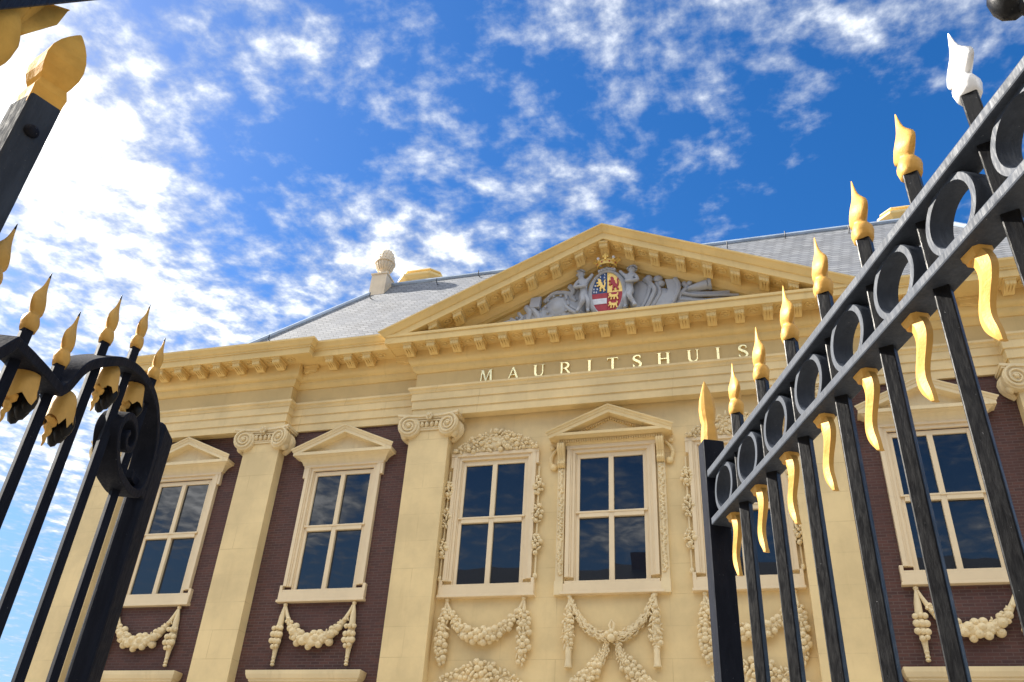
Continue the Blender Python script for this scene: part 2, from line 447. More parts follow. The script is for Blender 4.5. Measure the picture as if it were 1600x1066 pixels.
# entablature
jog = lambda: [(-EX, 16), (-EX, -DP), (-P2 + HP, -DP), (-P2 + HP, -.06), (-4.8, -.06), (-4.8, -DP), (4.8, -DP), (4.8, -.06), (P2 - HP, -.06), (P2 - HP, -DP), (EX, -DP), (EX, 16)]
mb = MB(); mb.sweep([(-.24, 1.247), (0, 1.247), (0, 1.45), (.028, 1.45), (.028, 1.68), (.056, 1.68), (.056, 1.87), (.075, 1.88), (.10, 1.94), (.14, 1.965), (.14, 2.02), (-.24, 2.03)], jog())
mb.build('architrave', CREAM, bld, bevel=0.004)
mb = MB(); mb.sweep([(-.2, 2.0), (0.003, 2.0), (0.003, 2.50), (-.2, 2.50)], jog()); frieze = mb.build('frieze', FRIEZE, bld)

BED = [(-.2, 2.47), (.03, 2.47), (.05, 2.50), (.09, 2.53), (.11, 2.60), (.11, 2.64), (.15, 2.66), (.20, 2.73), (.21, 2.76), (.21, 3.035),
       (.63, 3.035), (.65, 3.015), (.685, 3.015), (.69, 3.19), (.715, 3.19), (.72, 3.23)]
CYMA = [(.735, 3.235), (.755, 3.25), (.775, 3.29), (.80, 3.33), (.835, 3.35), (.84, 3.40), (.80, 3.42), (-.3, 3.62)]
sidepath = [(-EX, 16), (-EX, -DP), (-P2 + HP, -DP), (-P2 + HP, -.06), (-4.82, -.06)]
cor = MB()
cor.sweep(BED + CYMA, sidepath)
cor.sweep(BED + CYMA, [(-x, y) for x, y in sidepath[::-1]])
cor.sweep([(p, z - .003) for p, z in BED] + [(.715, 3.262), (-.15, 3.34)], [(-4.8, .25), (-4.8, -DP), (4.8, -DP), (4.8, .25)])


def rosette(mb, x, y, z):
    n = 16
    ring = lambda r, zz: [(x + r * cos(2 * pi * k / n), y + r * sin(2 * pi * k / n), zz) for k in range(n)]
    mb.loft([ring(.125, z), ring(.125, z - .02), ring(.10, z - .025), ring(.085, z - .008)], cap=False)
    mb.sphere((x, y, z - .012), (.055, .055, .035), ICO1)


SP = 0.6135
mods = []            # (x, frieze y)
for k in range(-8, 9): mods.append((k * SP, -DP))
for sg in (-1, 1):
    for k in range(3): mods.append((sg * (5.90 + .52 * k + .2), -.06))
    for k in range(10): mods.append((sg * (P2 - HP + .60 + .10 + k * .585 - .42), -DP))
for x, y in mods:
    rosette(cor, x + .305, y - .43, 3.035)
cor.build('cornice', OCHRE, bld, smooth='auto')
cornice = bld.children[-1]
modm = MB()
sec = [(-.24, 3.034), (-.24, 2.84), (-.30, 2.815), (-.36, 2.835), (-.45, 2.875), (-.53, 2.875), (-.58, 2.86), (-.615, 2.885), (-.62, 2.93), (-.62, 2.965), (-.645, 2.97), (-.645, 3.034)]
modm.prism_x(sec, -.105, .105)
modm.prism_x([(-.23, 3.034), (-.23, 2.98), (-.655, 2.98), (-.655, 3.034)], -.125, .125)
for xx in (-.06, 0, .06): modm.prism_x([(-.30, 2.82), (-.62, 2.865), (-.628, 2.96), (-.30, 2.96)], xx - .018, xx + .018)
base_mod = None
for x, y in mods:
    if base_mod is None: o = base_mod = modm.build('modillion', OCHRE, cornice, bevel=0.006)
    else: o = base_mod.copy(); col.objects.link(o); o.parent = cornice
    o.location = (x, y, 0)
# modillions on the returns of the jogs
for x, rz in ((-4.8, -pi / 2), (4.8, pi / 2), (-P2 + HP, pi / 2), (P2 - HP, -pi / 2)):
    o = base_mod.copy(); col.objects.link(o); o.parent = cornice
    o.location = (x, -.245, -.002); o.rotation_euler.z = rz

# pediment
m_r = 0.452; ZR = 5.49
ped = MB()
ped.rake(0, 4.8, -DP, [(-.2, -.32), (.03, -.32), (.06, -.28), (.10, -.27), (.12, -.20), (.17, -.15), (.20, -.13), (.214, -.1), (.214, .02), (.63, .02), (.65, 0), (.692, 0), (.694, .185), (.72, .19), (.735, .21),
                            (.76, .235), (.785, .285), (.815, .315), (.845, .325), (.85, .365), (.80, .385), (-.2, .45)], m_r, ZR)
for k in range(-7, 7):
    x = (k + .5) * SP
    for sgn in (1,):
        n = 14; z = ZR + .02 - m_r * abs(x)
        slope = -m_r if x > 0 else m_r
        ring = lambda r, dz: [(x + r * cos(2 * pi * q / n), -DP - .43 + r * sin(2 * pi * q / n), z + slope * r * cos(2 * pi * q / n) + dz) for q in range(n)]
        ped.loft([ring(.125, 0), ring(.125, -.022), ring(.10, -.027), ring(.085, -.008)], cap=False)
        ped.sphere((x, -DP - .43, z - .012), (.055, .055, .04), ICO1)
pedo = ped.build('pediment', OCHRE, bld, smooth='auto')
for k in range(-7, 8):
    x = k * SP; z = ZR + .02 - m_r * abs(x); sl_ = 0 if k == 0 else (-m_r if x > 0 else m_r)
    mm = MB()
    off = z - 3.034
    for v in modm.v: mm.v.append((v[0], v[1], v[2] + sl_ * v[0]))
    if k == 0:
        mm.v = [(v[0], v[1], v[2] - m_r * abs(v[0])) for v in modm.v]
    mm.f = modm.f; mm.mi = modm.mi
    o = mm.build('raking_modillion', OCHRE, pedo, bevel=0.006); o.location = (x, -DP, off)
mb = MB(); mb.prism([(-4.9, 3.2), (4.9, 3.2), (0, 5.40)], -.22, 0.2); mb.build('tympanum', OCHRE, pedo)
mb = MB()
for sg in (-1, 1):
    mb.loft([[(sg * 5.5, -1.05, 3.36), (0, -1.05, 5.845), (0, -1.05, 5.80), (sg * 5.5, -1.05, 3.30)], [(sg * 5.5, 2.6, 3.36), (0, 2.6, 5.845), (0, 2.6, 5.80), (sg * 5.5, 2.6, 3.30)]])
mb.build('pediment_roof', LEAD, pedo)

# relief sculpture in the tympanum
rel = MB(); rnd = random.Random(3)
YB = -.30
def lump(x, z, rx, rz, ry=.09, rot=0.0): rel.sphere((x, YB, z), (rx, ry, rz), ICO3, Matrix.Rotation(rot, 3, 'Y'))
def fold(pts, r0, r1, y=-.34):
    P = catmull([(p[0], p[1]) for p in pts], 6); n = len(P)
    rel.tube([(p.x, y - .03 * sin(pi * i / n), p.y) for i, p in enumerate(P)], [r0 + (r1 - r0) * i / n for i in range(n)], 7)
for sg in (-1, 1):
    lump(sg * 1.25, 3.85, .55, .42, .10, sg * .3); lump(sg * 1.9, 3.72, .55, .26, .08, sg * .25); lump(sg * 2.5, 3.6, .5, .14, .06, sg * .15); lump(sg * .85, 4.05, .35, .5, .08)
lump(-1.25, 4.0, .33, .36, .16); lump(-1.25, 4.0, .24, .27, .19)
for a in range(10): rel.sphere((-1.25 + .29 * cos(a * .628), -.42, 4.0 + .31 * sin(a * .628)), .04, ICO1)
fold([(-1.6, 4.2), (-1.35, 4.42), (-1.0, 4.38), (-.82, 4.2)], .05, .06)
fold([(-1.05, 4.35), (-.95, 4.0), (-.7, 3.8), (-.5, 3.68)], .06, .05); fold([(-1.15, 4.2), (-1.0, 3.92), (-.8, 3.74), (-.6, 3.62)], .05, .05, -.38)
fold([(-.95, 4.6), (-.85, 4.45), (-.9, 4.25), (-.78, 4.1)], .08, .06)
fold([(-1.85, 4.28), (-1.9, 4.05), (-1.75, 3.8), (-1.7, 3.6)], .09, .07); fold([(-2.05, 4.1), (-1.95, 3.9), (-2.0, 3.65)], .09, .08)
rel.prism([(-1.95, 4.02), (-1.70, 4.02), (-1.66, 4.32), (-1.92, 4.30)], -.45, -.3)
fold([(-2.25, 3.95), (-2.15, 3.75), (-2.3, 3.6)], .05, .06); fold([(-2.9, 3.62), (-2.6, 3.68), (-2.35, 3.74)], .03, .06)
fold([(-2.45, 3.82), (-2.3, 3.66), (-2.5, 3.58)], .04, .05)
# right: shield, drapery, horn and drum
fold([(.92, 4.55), (1.05, 4.35), (.98, 4.0), (.8, 3.62)], .07, .06); fold([(1.05, 4.4), (1.16, 4.15), (1.06, 3.85), (.92, 3.6)], .06, .06, -.38); fold([(1.2, 4.4), (1.28, 4.1), (1.18, 3.85), (1.02, 3.6)], .05, .07)
rel.sphere((1.02, -.36, 4.52), (.11, .08, .13), ICO2); rel.sphere((1.25, -.36, 4.50), (.12, .08, .10), ICO2); rel.sphere((1.32, -.34, 4.36), (.1, .08, .09), ICO2)
rel.prism([(1.25, 3.6), (1.62, 3.6), (1.72, 4.0), (1.66, 4.40), (1.42, 4.42), (1.48, 4.1)], -.42, -.25)
fold([(1.66, 4.42), (1.74, 4.2), (1.70, 3.95), (1.55, 3.66)], .06, .05, -.40)
fold([(1.85, 4.28), (1.92, 4.12), (1.78, 3.98), (1.72, 3.8)], .08, .05)
fold([(1.85, 4.1), (2.15, 3.94), (2.5, 3.88), (2.9, 3.86)], .04, .06); fold([(1.8, 3.98), (2.1, 3.86), (2.5, 3.80), (3.1, 3.74)], .05, .03, -.38); fold([(1.75, 3.8), (2.2, 3.70), (2.7, 3.68), (3.2, 3.64)], .07, .03)
rel.tube([(1.95, -.40, 4.06), (2.2, -.42, 4.08), (2.42, -.44, 4.10)], [.06, .11, .13], 12); rel.tube([(2.42, -.44, 4.10), (2.5, -.44, 4.105)], [.15, .15], 12)
rel.sphere((2.0, -.4, 4.22), .07, ICO2)
for k in range(26):
    x = rnd.uniform(.7, 2.9) * rnd.choice((-1, 1)); z = 3.5 + rnd.uniform(0.05, 1.0) * (1 - abs(x) / 3.4)
    rel.sphere((x, -.34, z), (rnd.uniform(.03, .09), .05, rnd.uniform(.03, .09)), ICO2, Matrix.Rotation(rnd.uniform(0, 3), 3, 'Y'))
rel.box(-3.1, 3.2, -.30, -.2, 3.3, 3.56)
rel.build('trophy_relief', GREY, pedo, smooth='auto')


def skin_figure(name, joints, edges, mat, parent, extra=None):
    me = bpy.data.meshes.new(name + '_bones'); me.from_pydata([j[:3] for j in joints], edges, [])
    ob = bpy.data.objects.new(name + '_bones', me); col.objects.link(ob)
    sk = ob.modifiers.new('skin', 'SKIN'); sk.use_smooth_shade = True
    for i, j in enumerate(joints):
        me.skin_vertices[0].data[i].radius = (j[3], j[3] if len(j) < 5 else j[4])
    me.skin_vertices[0].data[0].use_root = True
    ss = ob.modifiers.new('sub', 'SUBSURF'); ss.levels = 2; ss.render_levels = 2
    dg = bpy.context.evaluated_depsgraph_get(); dg.update()
    nm = bpy.data.meshes.new_from_object(ob.evaluated_get(dg))
    bpy.data.objects.remove(ob)
    nm.materials.clear(); nm.materials.append(mat)
    if extra:
        bm = bmesh.new(); bm.from_mesh(nm)
        o_ = len(bm.verts); vs = [bm.verts.new(v) for v in extra.v]
        for f in extra.f: bm.faces.new([vs[i] for i in f])
        bm.to_mesh(nm); bm.free()
    nm.polygons.foreach_set('use_smooth', [True] * len(nm.polygons))
    o = bpy.data.objects.new(name, nm); col.objects.link(o); o.parent = parent
    return o


for sg, hz in ((-1, 4.87), (1, 4.82)):
    y = -.48; hz -= .05
    J = [(sg * .56, y, 4.20, .115, .10), (sg * .57, y, 4.42, .12, .10), (sg * .60, y, 4.58, .115, .095), (sg * .63, y - .01, 4.70, .055), (sg * .65, y - .02, hz - .02, .115), (sg * .65, y - .03, hz + .07, .085),
         (sg * .72, y - .02, 4.58, .065), (sg * .79, y - .08, 4.40, .052), (sg * .62, y - .16, 4.34, .044), (sg * .46, y - .12, 4.38, .045),
         (sg * .48, y, 4.60, .065), (sg * .40, y - .02, 4.68, .05), (sg * .33, y - .04, 4.78, .042),
         (sg * .60, y - .02, 4.12, .085), (sg * .56, y - .12, 3.94, .075), (sg * .66, y - .06, 3.76, .05), (sg * .72, y - .10, 3.64, .045), (sg * .66, y - .18, 3.61, .04),
         (sg * .50, y, 4.12, .085), (sg * .44, y - .06, 3.92, .07), (sg * .46, y, 3.72, .05), (sg * .44, y - .08, 3.62, .04)]
    E_ = [(0, 1), (1, 2), (2, 3), (3, 4), (4, 5), (2, 6), (6, 7), (7, 8), (8, 9), (2, 10), (10, 11), (11, 12), (0, 13), (13, 14), (14, 15), (15, 16), (16, 17), (0, 18), (18, 19), (19, 20), (20, 21)]
    ex = MB()
    hx = sg * .65
    ex.sphere((hx - sg * .01, y - .135, hz - .01), (.02, .03, .028), ICO1)
    for q in (-1, 1): ex.sphere((hx + q * .10, y - .02, hz - .01), (.02, .03, .035), ICO1)
    for k in range(22):
        a = rnd.uniform(0, 2 * pi); e = rnd.uniform(.15, 1.5)
        ex.sphere((hx + .115 * cos(a) * cos(e), y - .01 + .10 * sin(a) * cos(e) * (1 if sin(a) > 0 else .7), hz + .03 + .10 * sin(e)), .035, ICO1)
    skin_figure('putto_statue', J, E_, GREY, pedo, ex)

# coat of arms
SX, SZ, SA, SB = 0.025, 4.12, .375, .64
def ell(a, b, n=48): return [(SX + a * cos(2 * pi * k / n), SZ + b * sin(2 * pi * k / n)) for k in range(n)]
def clip(poly, x0, x1, z0, z1):
    def half(P, f):
        out = []
        for i in range(len(P)):
            A, B = P[i], P[(i + 1) % len(P)]; fa, fb = f(A), f(B)
            if fa >= 0: out.append(A)
            if (fa >= 0) != (fb >= 0):
                t = fa / (fa - fb); out.append((A[0] + (B[0] - A[0]) * t, A[1] + (B[1] - A[1]) * t))
        return out
    for f in (lambda p: p[0] - x0, lambda p: x1 - p[0], lambda p: p[1] - z0, lambda p: z1 - p[1]):
        poly = half(poly, f)
    return poly
YS = -.52
arms = MB(); E0 = ell(SA, SB)
ZQ = 4.14
def q(ci, x0, x1, z0, z1, dy): arms.cur = ci; arms.prism(clip(E0, x0, x1, z0, z1), YS - dy, -.45)
q(1, -9, SX - .004, ZQ, 9, 0); q(0, SX + .004, 9, ZQ, 9, 0.002); q(2, -9, SX - .004, -9, ZQ, .001); q(2, SX + .004, 9, -9, ZQ, .003)
q(3, -9, SX - .01, ZQ - .32, ZQ - .16, .012)
LR = [(.30, .98), (.42, .95), (.52, .86), (.50, .74), (.62, .66), (.66, .48), (.80, .40), (.84, .55), (.78, .70), (.86, .85), (.96, .88), (.90, .70), (.95, .55), (.92, .34), (.82, .26), (.90, .12), (.98, .04), (.76, .02), (.70, .18), (.60, .26), (.50, .16), (.54, .04), (.34, .02), (.40, .12), (.36, .26), (.44, .38), (.36, .46), (.16, .38), (.04, .44), (.16, .50), (.30, .56), (.20, .64), (.04, .64), (.10, .74), (.26, .72), (.22, .84), (.20, .92)]
LP = [(.05, .85), (.15, .98), (.28, .92), (.34, .75), (.70, .72), (.86, .78), (.84, .95), (.95, .95), (.96, .75), (.88, .58), (.90, .35), (.98, .1), (.82, .08), (.78, .35), (.66, .42), (.60, .1), (.48, .08), (.52, .42), (.36, .42), (.34, .1), (.22, .08), (.26, .45), (.14, .5), (.02, .32), (.0, .45), (.12, .65)]
def beast(P, ci, x, z, w, h): arms.cur = ci; arms.prism([(x + a * w, z + b * h) for a, b in P], YS - .03, YS + .02)
beast(LR, 0, -.25, ZQ + .05, .25, .40); beast(LR, 2, .055, ZQ + .05, .27, .42)
beast(LP, 0, .05, ZQ - .25, .26, .22); beast(LP, 0, .05, ZQ - .50, .24, .22)
arms.cur = 3
for (x, z) in ((-.30, .05), (-.24, .04), (-.30, .14), (-.22, .13), (-.06, .06), (-.04, .47), (-.14, .50), (-.02, .30), (-.27, .24), (-.05, .16), (-.20, .44), (-.03, .56)):
    arms.prism([(x - .014, ZQ + z - .02), (x + .014, ZQ + z - .02), (x + .014, ZQ + z + .02), (x - .014, ZQ + z + .02)], YS - .02, YS + .02)
arms.cur = 4
n = 48; rr = lambda a, b, y: [(SX + a * cos(2 * pi * k / n), y, SZ + b * sin(2 * pi * k / n)) for k in range(n)]
arms.loft([rr(SA - .005, SB - .005, YS + .03), rr(SA, SB, YS - .03), rr(SA + .03, SB + .03, YS - .06), rr(SA + .08, SB + .07, YS - .02), rr(SA + .13, SB + .11, YS + .05), rr(SA + .13, SB + .11, -.25)], cap=False)
for k in range(7): arms.sphere((SX - .18 + .06 * k, YS - .03, SZ + SB + .10 - .02 * abs(k - 3)), (.05, .06, .05), ICO2)
arms.build('coat_of_arms', [CGOLD, BLUE, RED, SILVER, GREY], pedo, smooth='auto')
cr = MB(); cz = 4.90; cy = -.55; n = 24
ring = lambda r, z: [(SX + r * cos(2 * pi * k / n), cy + .75 * r * sin(2 * pi * k / n), z) for k in range(n)]
cr.loft([ring(.22, cz), ring(.245, cz), ring(.25, cz + .03), ring(.235, cz + .035), ring(.24, cz + .09), ring(.255, cz + .095), ring(.26, cz + .125), ring(.22, cz + .125), ring(.21, cz + .02)], cap=False)
for k in range(8):
    a = 2 * pi * k / 8 - pi / 2; x = SX + .27 * cos(a); yy = cy + .2 * sin(a)
    if k % 2 == 0:
        for (dx, dz, r) in ((0, .17, .035), (-.05, .20, .035), (.05, .20, .035), (0, .25, .042), (0, .21, .035)): cr.sphere((x + dx, yy, cz + dz), (r, .03, r * 1.15), ICO2)
        cr.tube([(x * .9 + SX * .1, yy, cz + .1), (x, yy, cz + .2)], [.03, .02], 6)
    else:
        cr.tube([(x * .9 + SX * .1, yy, cz + .1), (x, yy, cz + .16)], [.02, .012], 6)
        cr.cur = 1; cr.sphere((x, yy, cz + .19), .04, ICO2); cr.cur = 0
for k in range(8):
    a = 2 * pi * k / 8 - pi / 2 + .39; cr.cur = 2; cr.sphere((SX + .245 * cos(a), cy + .185 * sin(a), cz + .062), (.025, .02, .02), ICO1); cr.cur = 0
cr.build('crown', [CGOLD, SILVER, RED], pedo, smooth='auto')

# inscription on the frieze
thick = [0]
def stroke(poly, x0, s, dy=None):
    thick[0] = (thick[0] + 1) % 6
    ins.prism([(x0 + a * s, 2.052 + b * s) for a, b in poly], -DP - .045 - thick[0] * .0012, -DP + .01)
def rect(a, b, c, d): return [(a, c), (b, c), (b, d), (a, d)]
def serif(cx, z, w, up): return [(cx - w, z), (cx + w, z), (cx + w, z + .03 * up), (cx - w, z + .03 * up)]
def ribbon(fn, n=28):
    L_, R_ = [], []
    for k in range(n + 1):
        x, z, nx, nz, w = fn(k / n); L_.append((x + nx * w / 2, z + nz * w / 2)); R_.append((x - nx * w / 2, z - nz * w / 2))
    return L_ + R_[::-1]
T = .165; t_ = .075
def glyph(ch):
    if ch == 'M':
        return [[(-.43, .03), (-.35, .03), (-.29, .97), (-.37, .97)], [(-.36, .97), (-.20, .97), (.05, .06), (-.05, .06)], [(-.02, .06), (.05, .10), (.31, .97), (.23, .97)], [(.26, .97), (.41, .97), (.47, .03), (.31, .03)],
                serif(-.39, 0, .12, 1), serif(.40, 0, .15, 1), serif(-.36, 1, .10, -1), serif(.38, 1, .11, -1)]
    if ch == 'A':
        return [[(-.37, .03), (-.29, .03), (.03, .98), (-.05, .98)], [(-.06, 1.0), (.06, 1.0), (.42, .03), (.25, .03)], rect(-.21, .20, .33, .38), serif(-.33, 0, .13, 1), serif(.33, 0, .16, 1)]
    if ch == 'U':
        def u(t):
            if t < .35: z = 1 - t / .35 * .65; return (-.28, z, -1, 0, T)
            if t > .65: z = .35 + (t - .65) / .35 * .65; return (.28, z, 1, 0, t_)
            a = pi + (t - .35) / .3 * pi; return (.28 * cos(a), .35 + .31 * sin(a), cos(a), sin(a), T + (t_ - T) * (t - .35) / .3)
        return [ribbon(u, 40), serif(-.28, 1, .15, -1), serif(.28, 1, .13, -1)]
    if ch == 'R':
        def b(t):
            a = pi / 2 - t * pi; return (-.02 + .27 * cos(a), .74 + .235 * sin(a), cos(a), sin(a), t_ + (T - t_) * sin(t * pi))
        return [rect(-.30, -.17, .03, .97), ribbon(b, 20), rect(-.17, -.02, .95, 1.0), rect(-.17, -.02, .48, .53), [(-.05, .50), (.10, .50), (.46, .0), (.30, .0)], serif(-.235, 0, .15, 1), serif(-.25, 1, .12, -1)]
    if ch == 'I':
        return [rect(-.085, .085, .03, .97), serif(0, 0, .16, 1), serif(0, 1, .16, -1)]
    if ch == 'T':
        return [rect(-.085, .085, .03, .94), rect(-.38, .38, .945, 1.0), [(-.38, .945), (-.34, .945), (-.39, .78), (-.41, .78)], [(.34, .945), (.38, .945), (.41, .78), (.39, .78)], serif(0, 0, .16, 1)]
    if ch == 'H':
        return [rect(-.38, -.215, .03, .97), rect(.215, .38, .03, .97), rect(-.215, .215, .48, .555)] + [serif(c, z, .15, u) for c in (-.295, .295) for z, u in ((0, 1), (1, -1))]
    if ch == 'S':
        P = catmull([(.24, .80), (.16, .95), (-.02, .985), (-.20, .88), (-.22, .70), (-.06, .57), (.12, .46), (.25, .28), (.18, .08), (-.02, .015), (-.20, .07), (-.28, .24)], 4); n = len(P) - 1
        def s_(t):
            i = int(round(t * n)); p = P[i]; d = (P[min(i + 1, n)] - P[max(i - 1, 0)]).normalized()
            return (p.x, p.y, -d.y, d.x, 0.07 + .12 * max(0, sin(pi * t)) ** 2)
        return [ribbon(s_, n), rect(.20, .24, .72, .98), rect(-.29, -.25, .02, .28)]
for ch, x in zip('MAURITSHUIS', (-2.98, -2.30, -1.66, -1.03, -.44, .11, .68, 1.29, 1.96, 2.51, 3.06)):
    ins = MB()
    for pl in glyph(ch): stroke(pl, x, .325)
    ins.build('letter', GILT, frieze)


# ------------------------------------------------------------------ carved fruit
def fruit(mb, pts, rad, rnd, size=(.045, .085), n=60, yb=-.06, leaf=0.25):
    """fruit scattered on a hanging bundle along pts (x, z) with half width rad"""
    P = [Vector(p) for p in pts]; done = []; tries = 0
    while len(done) < n and tries < n * 14:
        tries += 1
        t = rnd.random() * (len(P) - 1); i = int(t); f = t - i
        c = P[i].lerp(P[min(i + 1, len(P) - 1)], f); r = rad[i] + (rad[min(i + 1, len(P) - 1)] - rad[i]) * f
        a = rnd.uniform(0, 2 * pi); q = r * sqrt(rnd.random()); d = P[min(i + 1, len(P) - 1)] - P[i]; d.normalize(); nrm = Vector((-d.y, d.x))
        off = q * cos(a); dep = sqrt(max(0, r * r - off * off))
        s = min(rnd.uniform(*size), r * .75 + .012)
        pos = (c.x + nrm.x * off, yb - dep * .75, c.y + nrm.y * off)
        if any((pos[0] - b[0]) ** 2 + (pos[2] - b[1]) ** 2 < (.66 * (s + b[2])) ** 2 for b in done): continue
        done.append((pos[0], pos[2], s))
        if rnd.random() < leaf:
            mb.sphere(pos, (s * .5, s * .55, s * 1.3), ICO2, Matrix.Rotation(rnd.uniform(-1.2, 1.2), 3, 'Y'))
        else:
            mb.sphere(pos, s, ICO2)
            mb.sphere((pos[0], pos[1] - s * .95, pos[2] - s * .1), s * .22, ICO1)


def cat(x0, z0, x1, z1, sag, n=18):
    return [(x0 + (x1 - x0) * k / n, z0 + (z1 - z0) * k / n - sag * 4 * (k / n) * (1 - k / n)) for k in range(n + 1)]


def swag_pts(w, z0, depth, n=22):
    out = []
    for k in range(n + 1):
        a = -1 + 2 * k / n; x = w * (sin(a * pi / 2) * .35 + a * .65)
        out.append((x, z0 - depth * (1 - abs(a) ** 2.1)))
    return out


def festoon_plain(seed):
    rnd = random.Random(seed); sw = MB(); S = swag_pts(.82, -3.17, .76); n = len(S)
    rad = [.035 + .115 * sin(pi * k / (n - 1)) ** 1.2 for k in range(n)]
    sw.tube([(p[0], -.06 - .03 * sin(pi * k / (n - 1)), p[1]) for k, p in enumerate(S)], [r * .80 for r in rad], 10)
    fruit(sw, S[4:-4], rad[4:-4], rnd, (.06, .095), 60, leaf=.1); fruit(sw, S[2:-2], rad[2:-2], rnd, (.03, .05), 60, leaf=.3)
    sw.sphere((-.84, -.06, -3.13), .05, ICO2); sw.sphere((.84, -.06, -3.13), .05, ICO2)
    dr = []
    for sg in (-1, 1):
        d = MB(); x = sg * .85
        P = [(x, -3.16), (x + sg * .01, -3.4), (x + sg * .02, -3.62), (x + sg * .02, -3.80), (x + sg * .02, -3.95), (x + sg * .02, -4.08), (x + sg * .02, -4.22), (x + sg * .02, -4.42)]
        rr = [.025, .07, .105, .125, .12, .085, .05, .035]
        d.tube([(p[0], -.07, p[1]) for p in P], [r * (.9 if k < 2 or k > 5 else .7) for k, r in enumerate(rr)], 10)
        for z, r, m in ((-3.66, .062, 3), (-3.80, .07, 3), (-3.94, .07, 3), (-4.05, .055, 2)):
            for k in range(m): d.sphere((x + sg * .02 + (k - (m - 1) / 2) * .085 + rnd.uniform(-.01, .01), -.15, z + rnd.uniform(-.015, .015)), r * rnd.uniform(.85, 1.05), ICO2)
        for z in (-4.2, -4.28, -4.36, -4.42): d.sphere((x + sg * .02, -.075, z), (.048, .05, .035), ICO2)
        dr.append(d)
    return sw, dr


def festoon_rich(seed):
    rnd = random.Random(seed); sw = MB(); S = swag_pts(.84, -3.15, .74); n = len(S)
    rad = [.03 + .115 * sin(pi * k / (n - 1)) for k in range(n)]
    sw.tube([(p[0], -.05 - .02 * sin(pi * k / (n - 1)), p[1]) for k, p in enumerate(S)], [r * .78 for r in rad], 8)
    fruit(sw, S[2:-2], rad[2:-2], rnd, (.04, .07), 160, leaf=.2); fruit(sw, S[7:-7], rad[7:-7], rnd, (.06, .085), 16, yb=-.09, leaf=0)
    sw.sphere((-.84, -.05, -3.12), .05, ICO2); sw.sphere((.84, -.05, -3.12), .05, ICO2)
    dr = []
    for sg in (-1, 1):
        d = MB(); x = sg * .86
        P = [(x, -3.14), (x, -3.35), (x + sg * .01, -3.55), (x + sg * .02, -3.75), (x + sg * .02, -3.95), (x + sg * .01, -4.15), (x - sg * .01, -4.32), (x - sg * .03, -4.44)]
        rr = [.02, .06, .10, .12, .125, .115, .09, .05]
        d.tube([(p[0], -.05, p[1]) for p in P], [r * .78 for r in rr], 8)
        fruit(d, P[1:], rr[1:], rnd, (.045, .075), 110, leaf=.2)
        dr.append(d)
    return sw, dr


def place_festoon(sw, drs, xs, name, mat=ORN):
    f0 = sw.build(name, mat, bld, smooth='auto'); f0.location.x = xs[0]
    for d in drs: d.build('fruit_drop', mat, f0, smooth='auto')
    for x in xs[1:]:
        c = f0.copy(); col.objects.link(c); c.parent = bld; c.location.x = x
        for ch in list(f0.children):
            k = ch.copy(); col.objects.link(k); k.parent = c
    return f0


place_festoon(*festoon_plain(11), [-W2, -W1, W2, W1], 'festoon')
place_festoon(*festoon_rich(5), [-W3, W3], 'fruit_festoon')
# centre: leafy swag, tassels and two trailing strands
rnd = random.Random(21); sw = MB(); S = swag_pts(.85, -3.13, .82); n = len(S)
rad = [.035 + .07 * sin(pi * k / (n - 1)) for k in range(n)]
sw.tube([(p[0], -.06, p[1]) for p in S], [r * .8 for r in rad], 8)
for k in range(230):
    t = rnd.random() * (n - 1); i = min(int(t), n - 2); f = t - i
    x = S[i][0] + (S[i + 1][0] - S[i][0]) * f; z = S[i][1] + (S[i + 1][1] - S[i][1]) * f; r = rad[i]
    ang = math.atan2(S[i + 1][1] - S[i][1], S[i + 1][0] - S[i][0]); o = rnd.uniform(-1, 1) * r
    sw.sphere((x - sin(ang) * o, -.06 - sqrt(max(0, r * r - o * o)) * .9, z + cos(ang) * o), (.06, .025, .024), ICO1, Matrix.Rotation(-ang + rnd.uniform(-.7, .7), 3, 'Y'))
for (x, z, r) in ((0, -3.98, .085), (-.08, -3.90, .06), (.09, -3.91, .06), (0, -3.86, .06)): sw.sphere((x, -.18, z), r, ICO2)
sw.tube([(.0, -.12, -3.84), (-.04, -.13, -3.72), (.0, -.13, -3.63), (.05, -.13, -3.70), (.03, -.12, -3.84)], .03, 8)
fx = sw.build('leaf_festoon', ORN, bld, smooth='auto')
for sg in (-1, 1):
    d = MB(); x = sg * .87
    P = [(x, -3.14), (x, -3.34), (x, -3.54), (x, -3.72), (x, -3.9), (x, -4.06), (x, -4.16)]; rr = [.03, .07, .10, .12, .125, .10, .07]
    d.tube([(p[0], -.06, p[1]) for p in P], [r * .8 for r in rr], 8); fruit(d, P[1:], rr[1:], rnd, (.035, .07), 60, leaf=.5)
    d.lathe((x, -.08, -4.52), [(.075, 0), (.082, .02), (.07, .06), (.06, .2), (.065, .36), (.05, .4)], 14)
    d.sphere((x, -.06, -3.11), .055, ICO2)
    d.build('tassel_drop', ORN, fx, smooth='auto')
    d = MB(); P = [(sg * .10, -4.02), (sg * .14, -4.2), (sg * .26, -4.42), (sg * .42, -4.62), (sg * .60, -4.80), (sg * .80, -4.95)]; rr = [.06, .08, .12, .14, .15, .14]
    d.tube([(p[0], -.06, p[1]) for p in P], [r * .8 for r in rr], 8); fruit(d, P, rr, rnd, (.03, .05), 90, leaf=.9); fruit(d, P[2:], rr[2:], rnd, (.05, .075), 30, leaf=.1)
    d.build('leaf_strand', ORN, fx, smooth='auto')
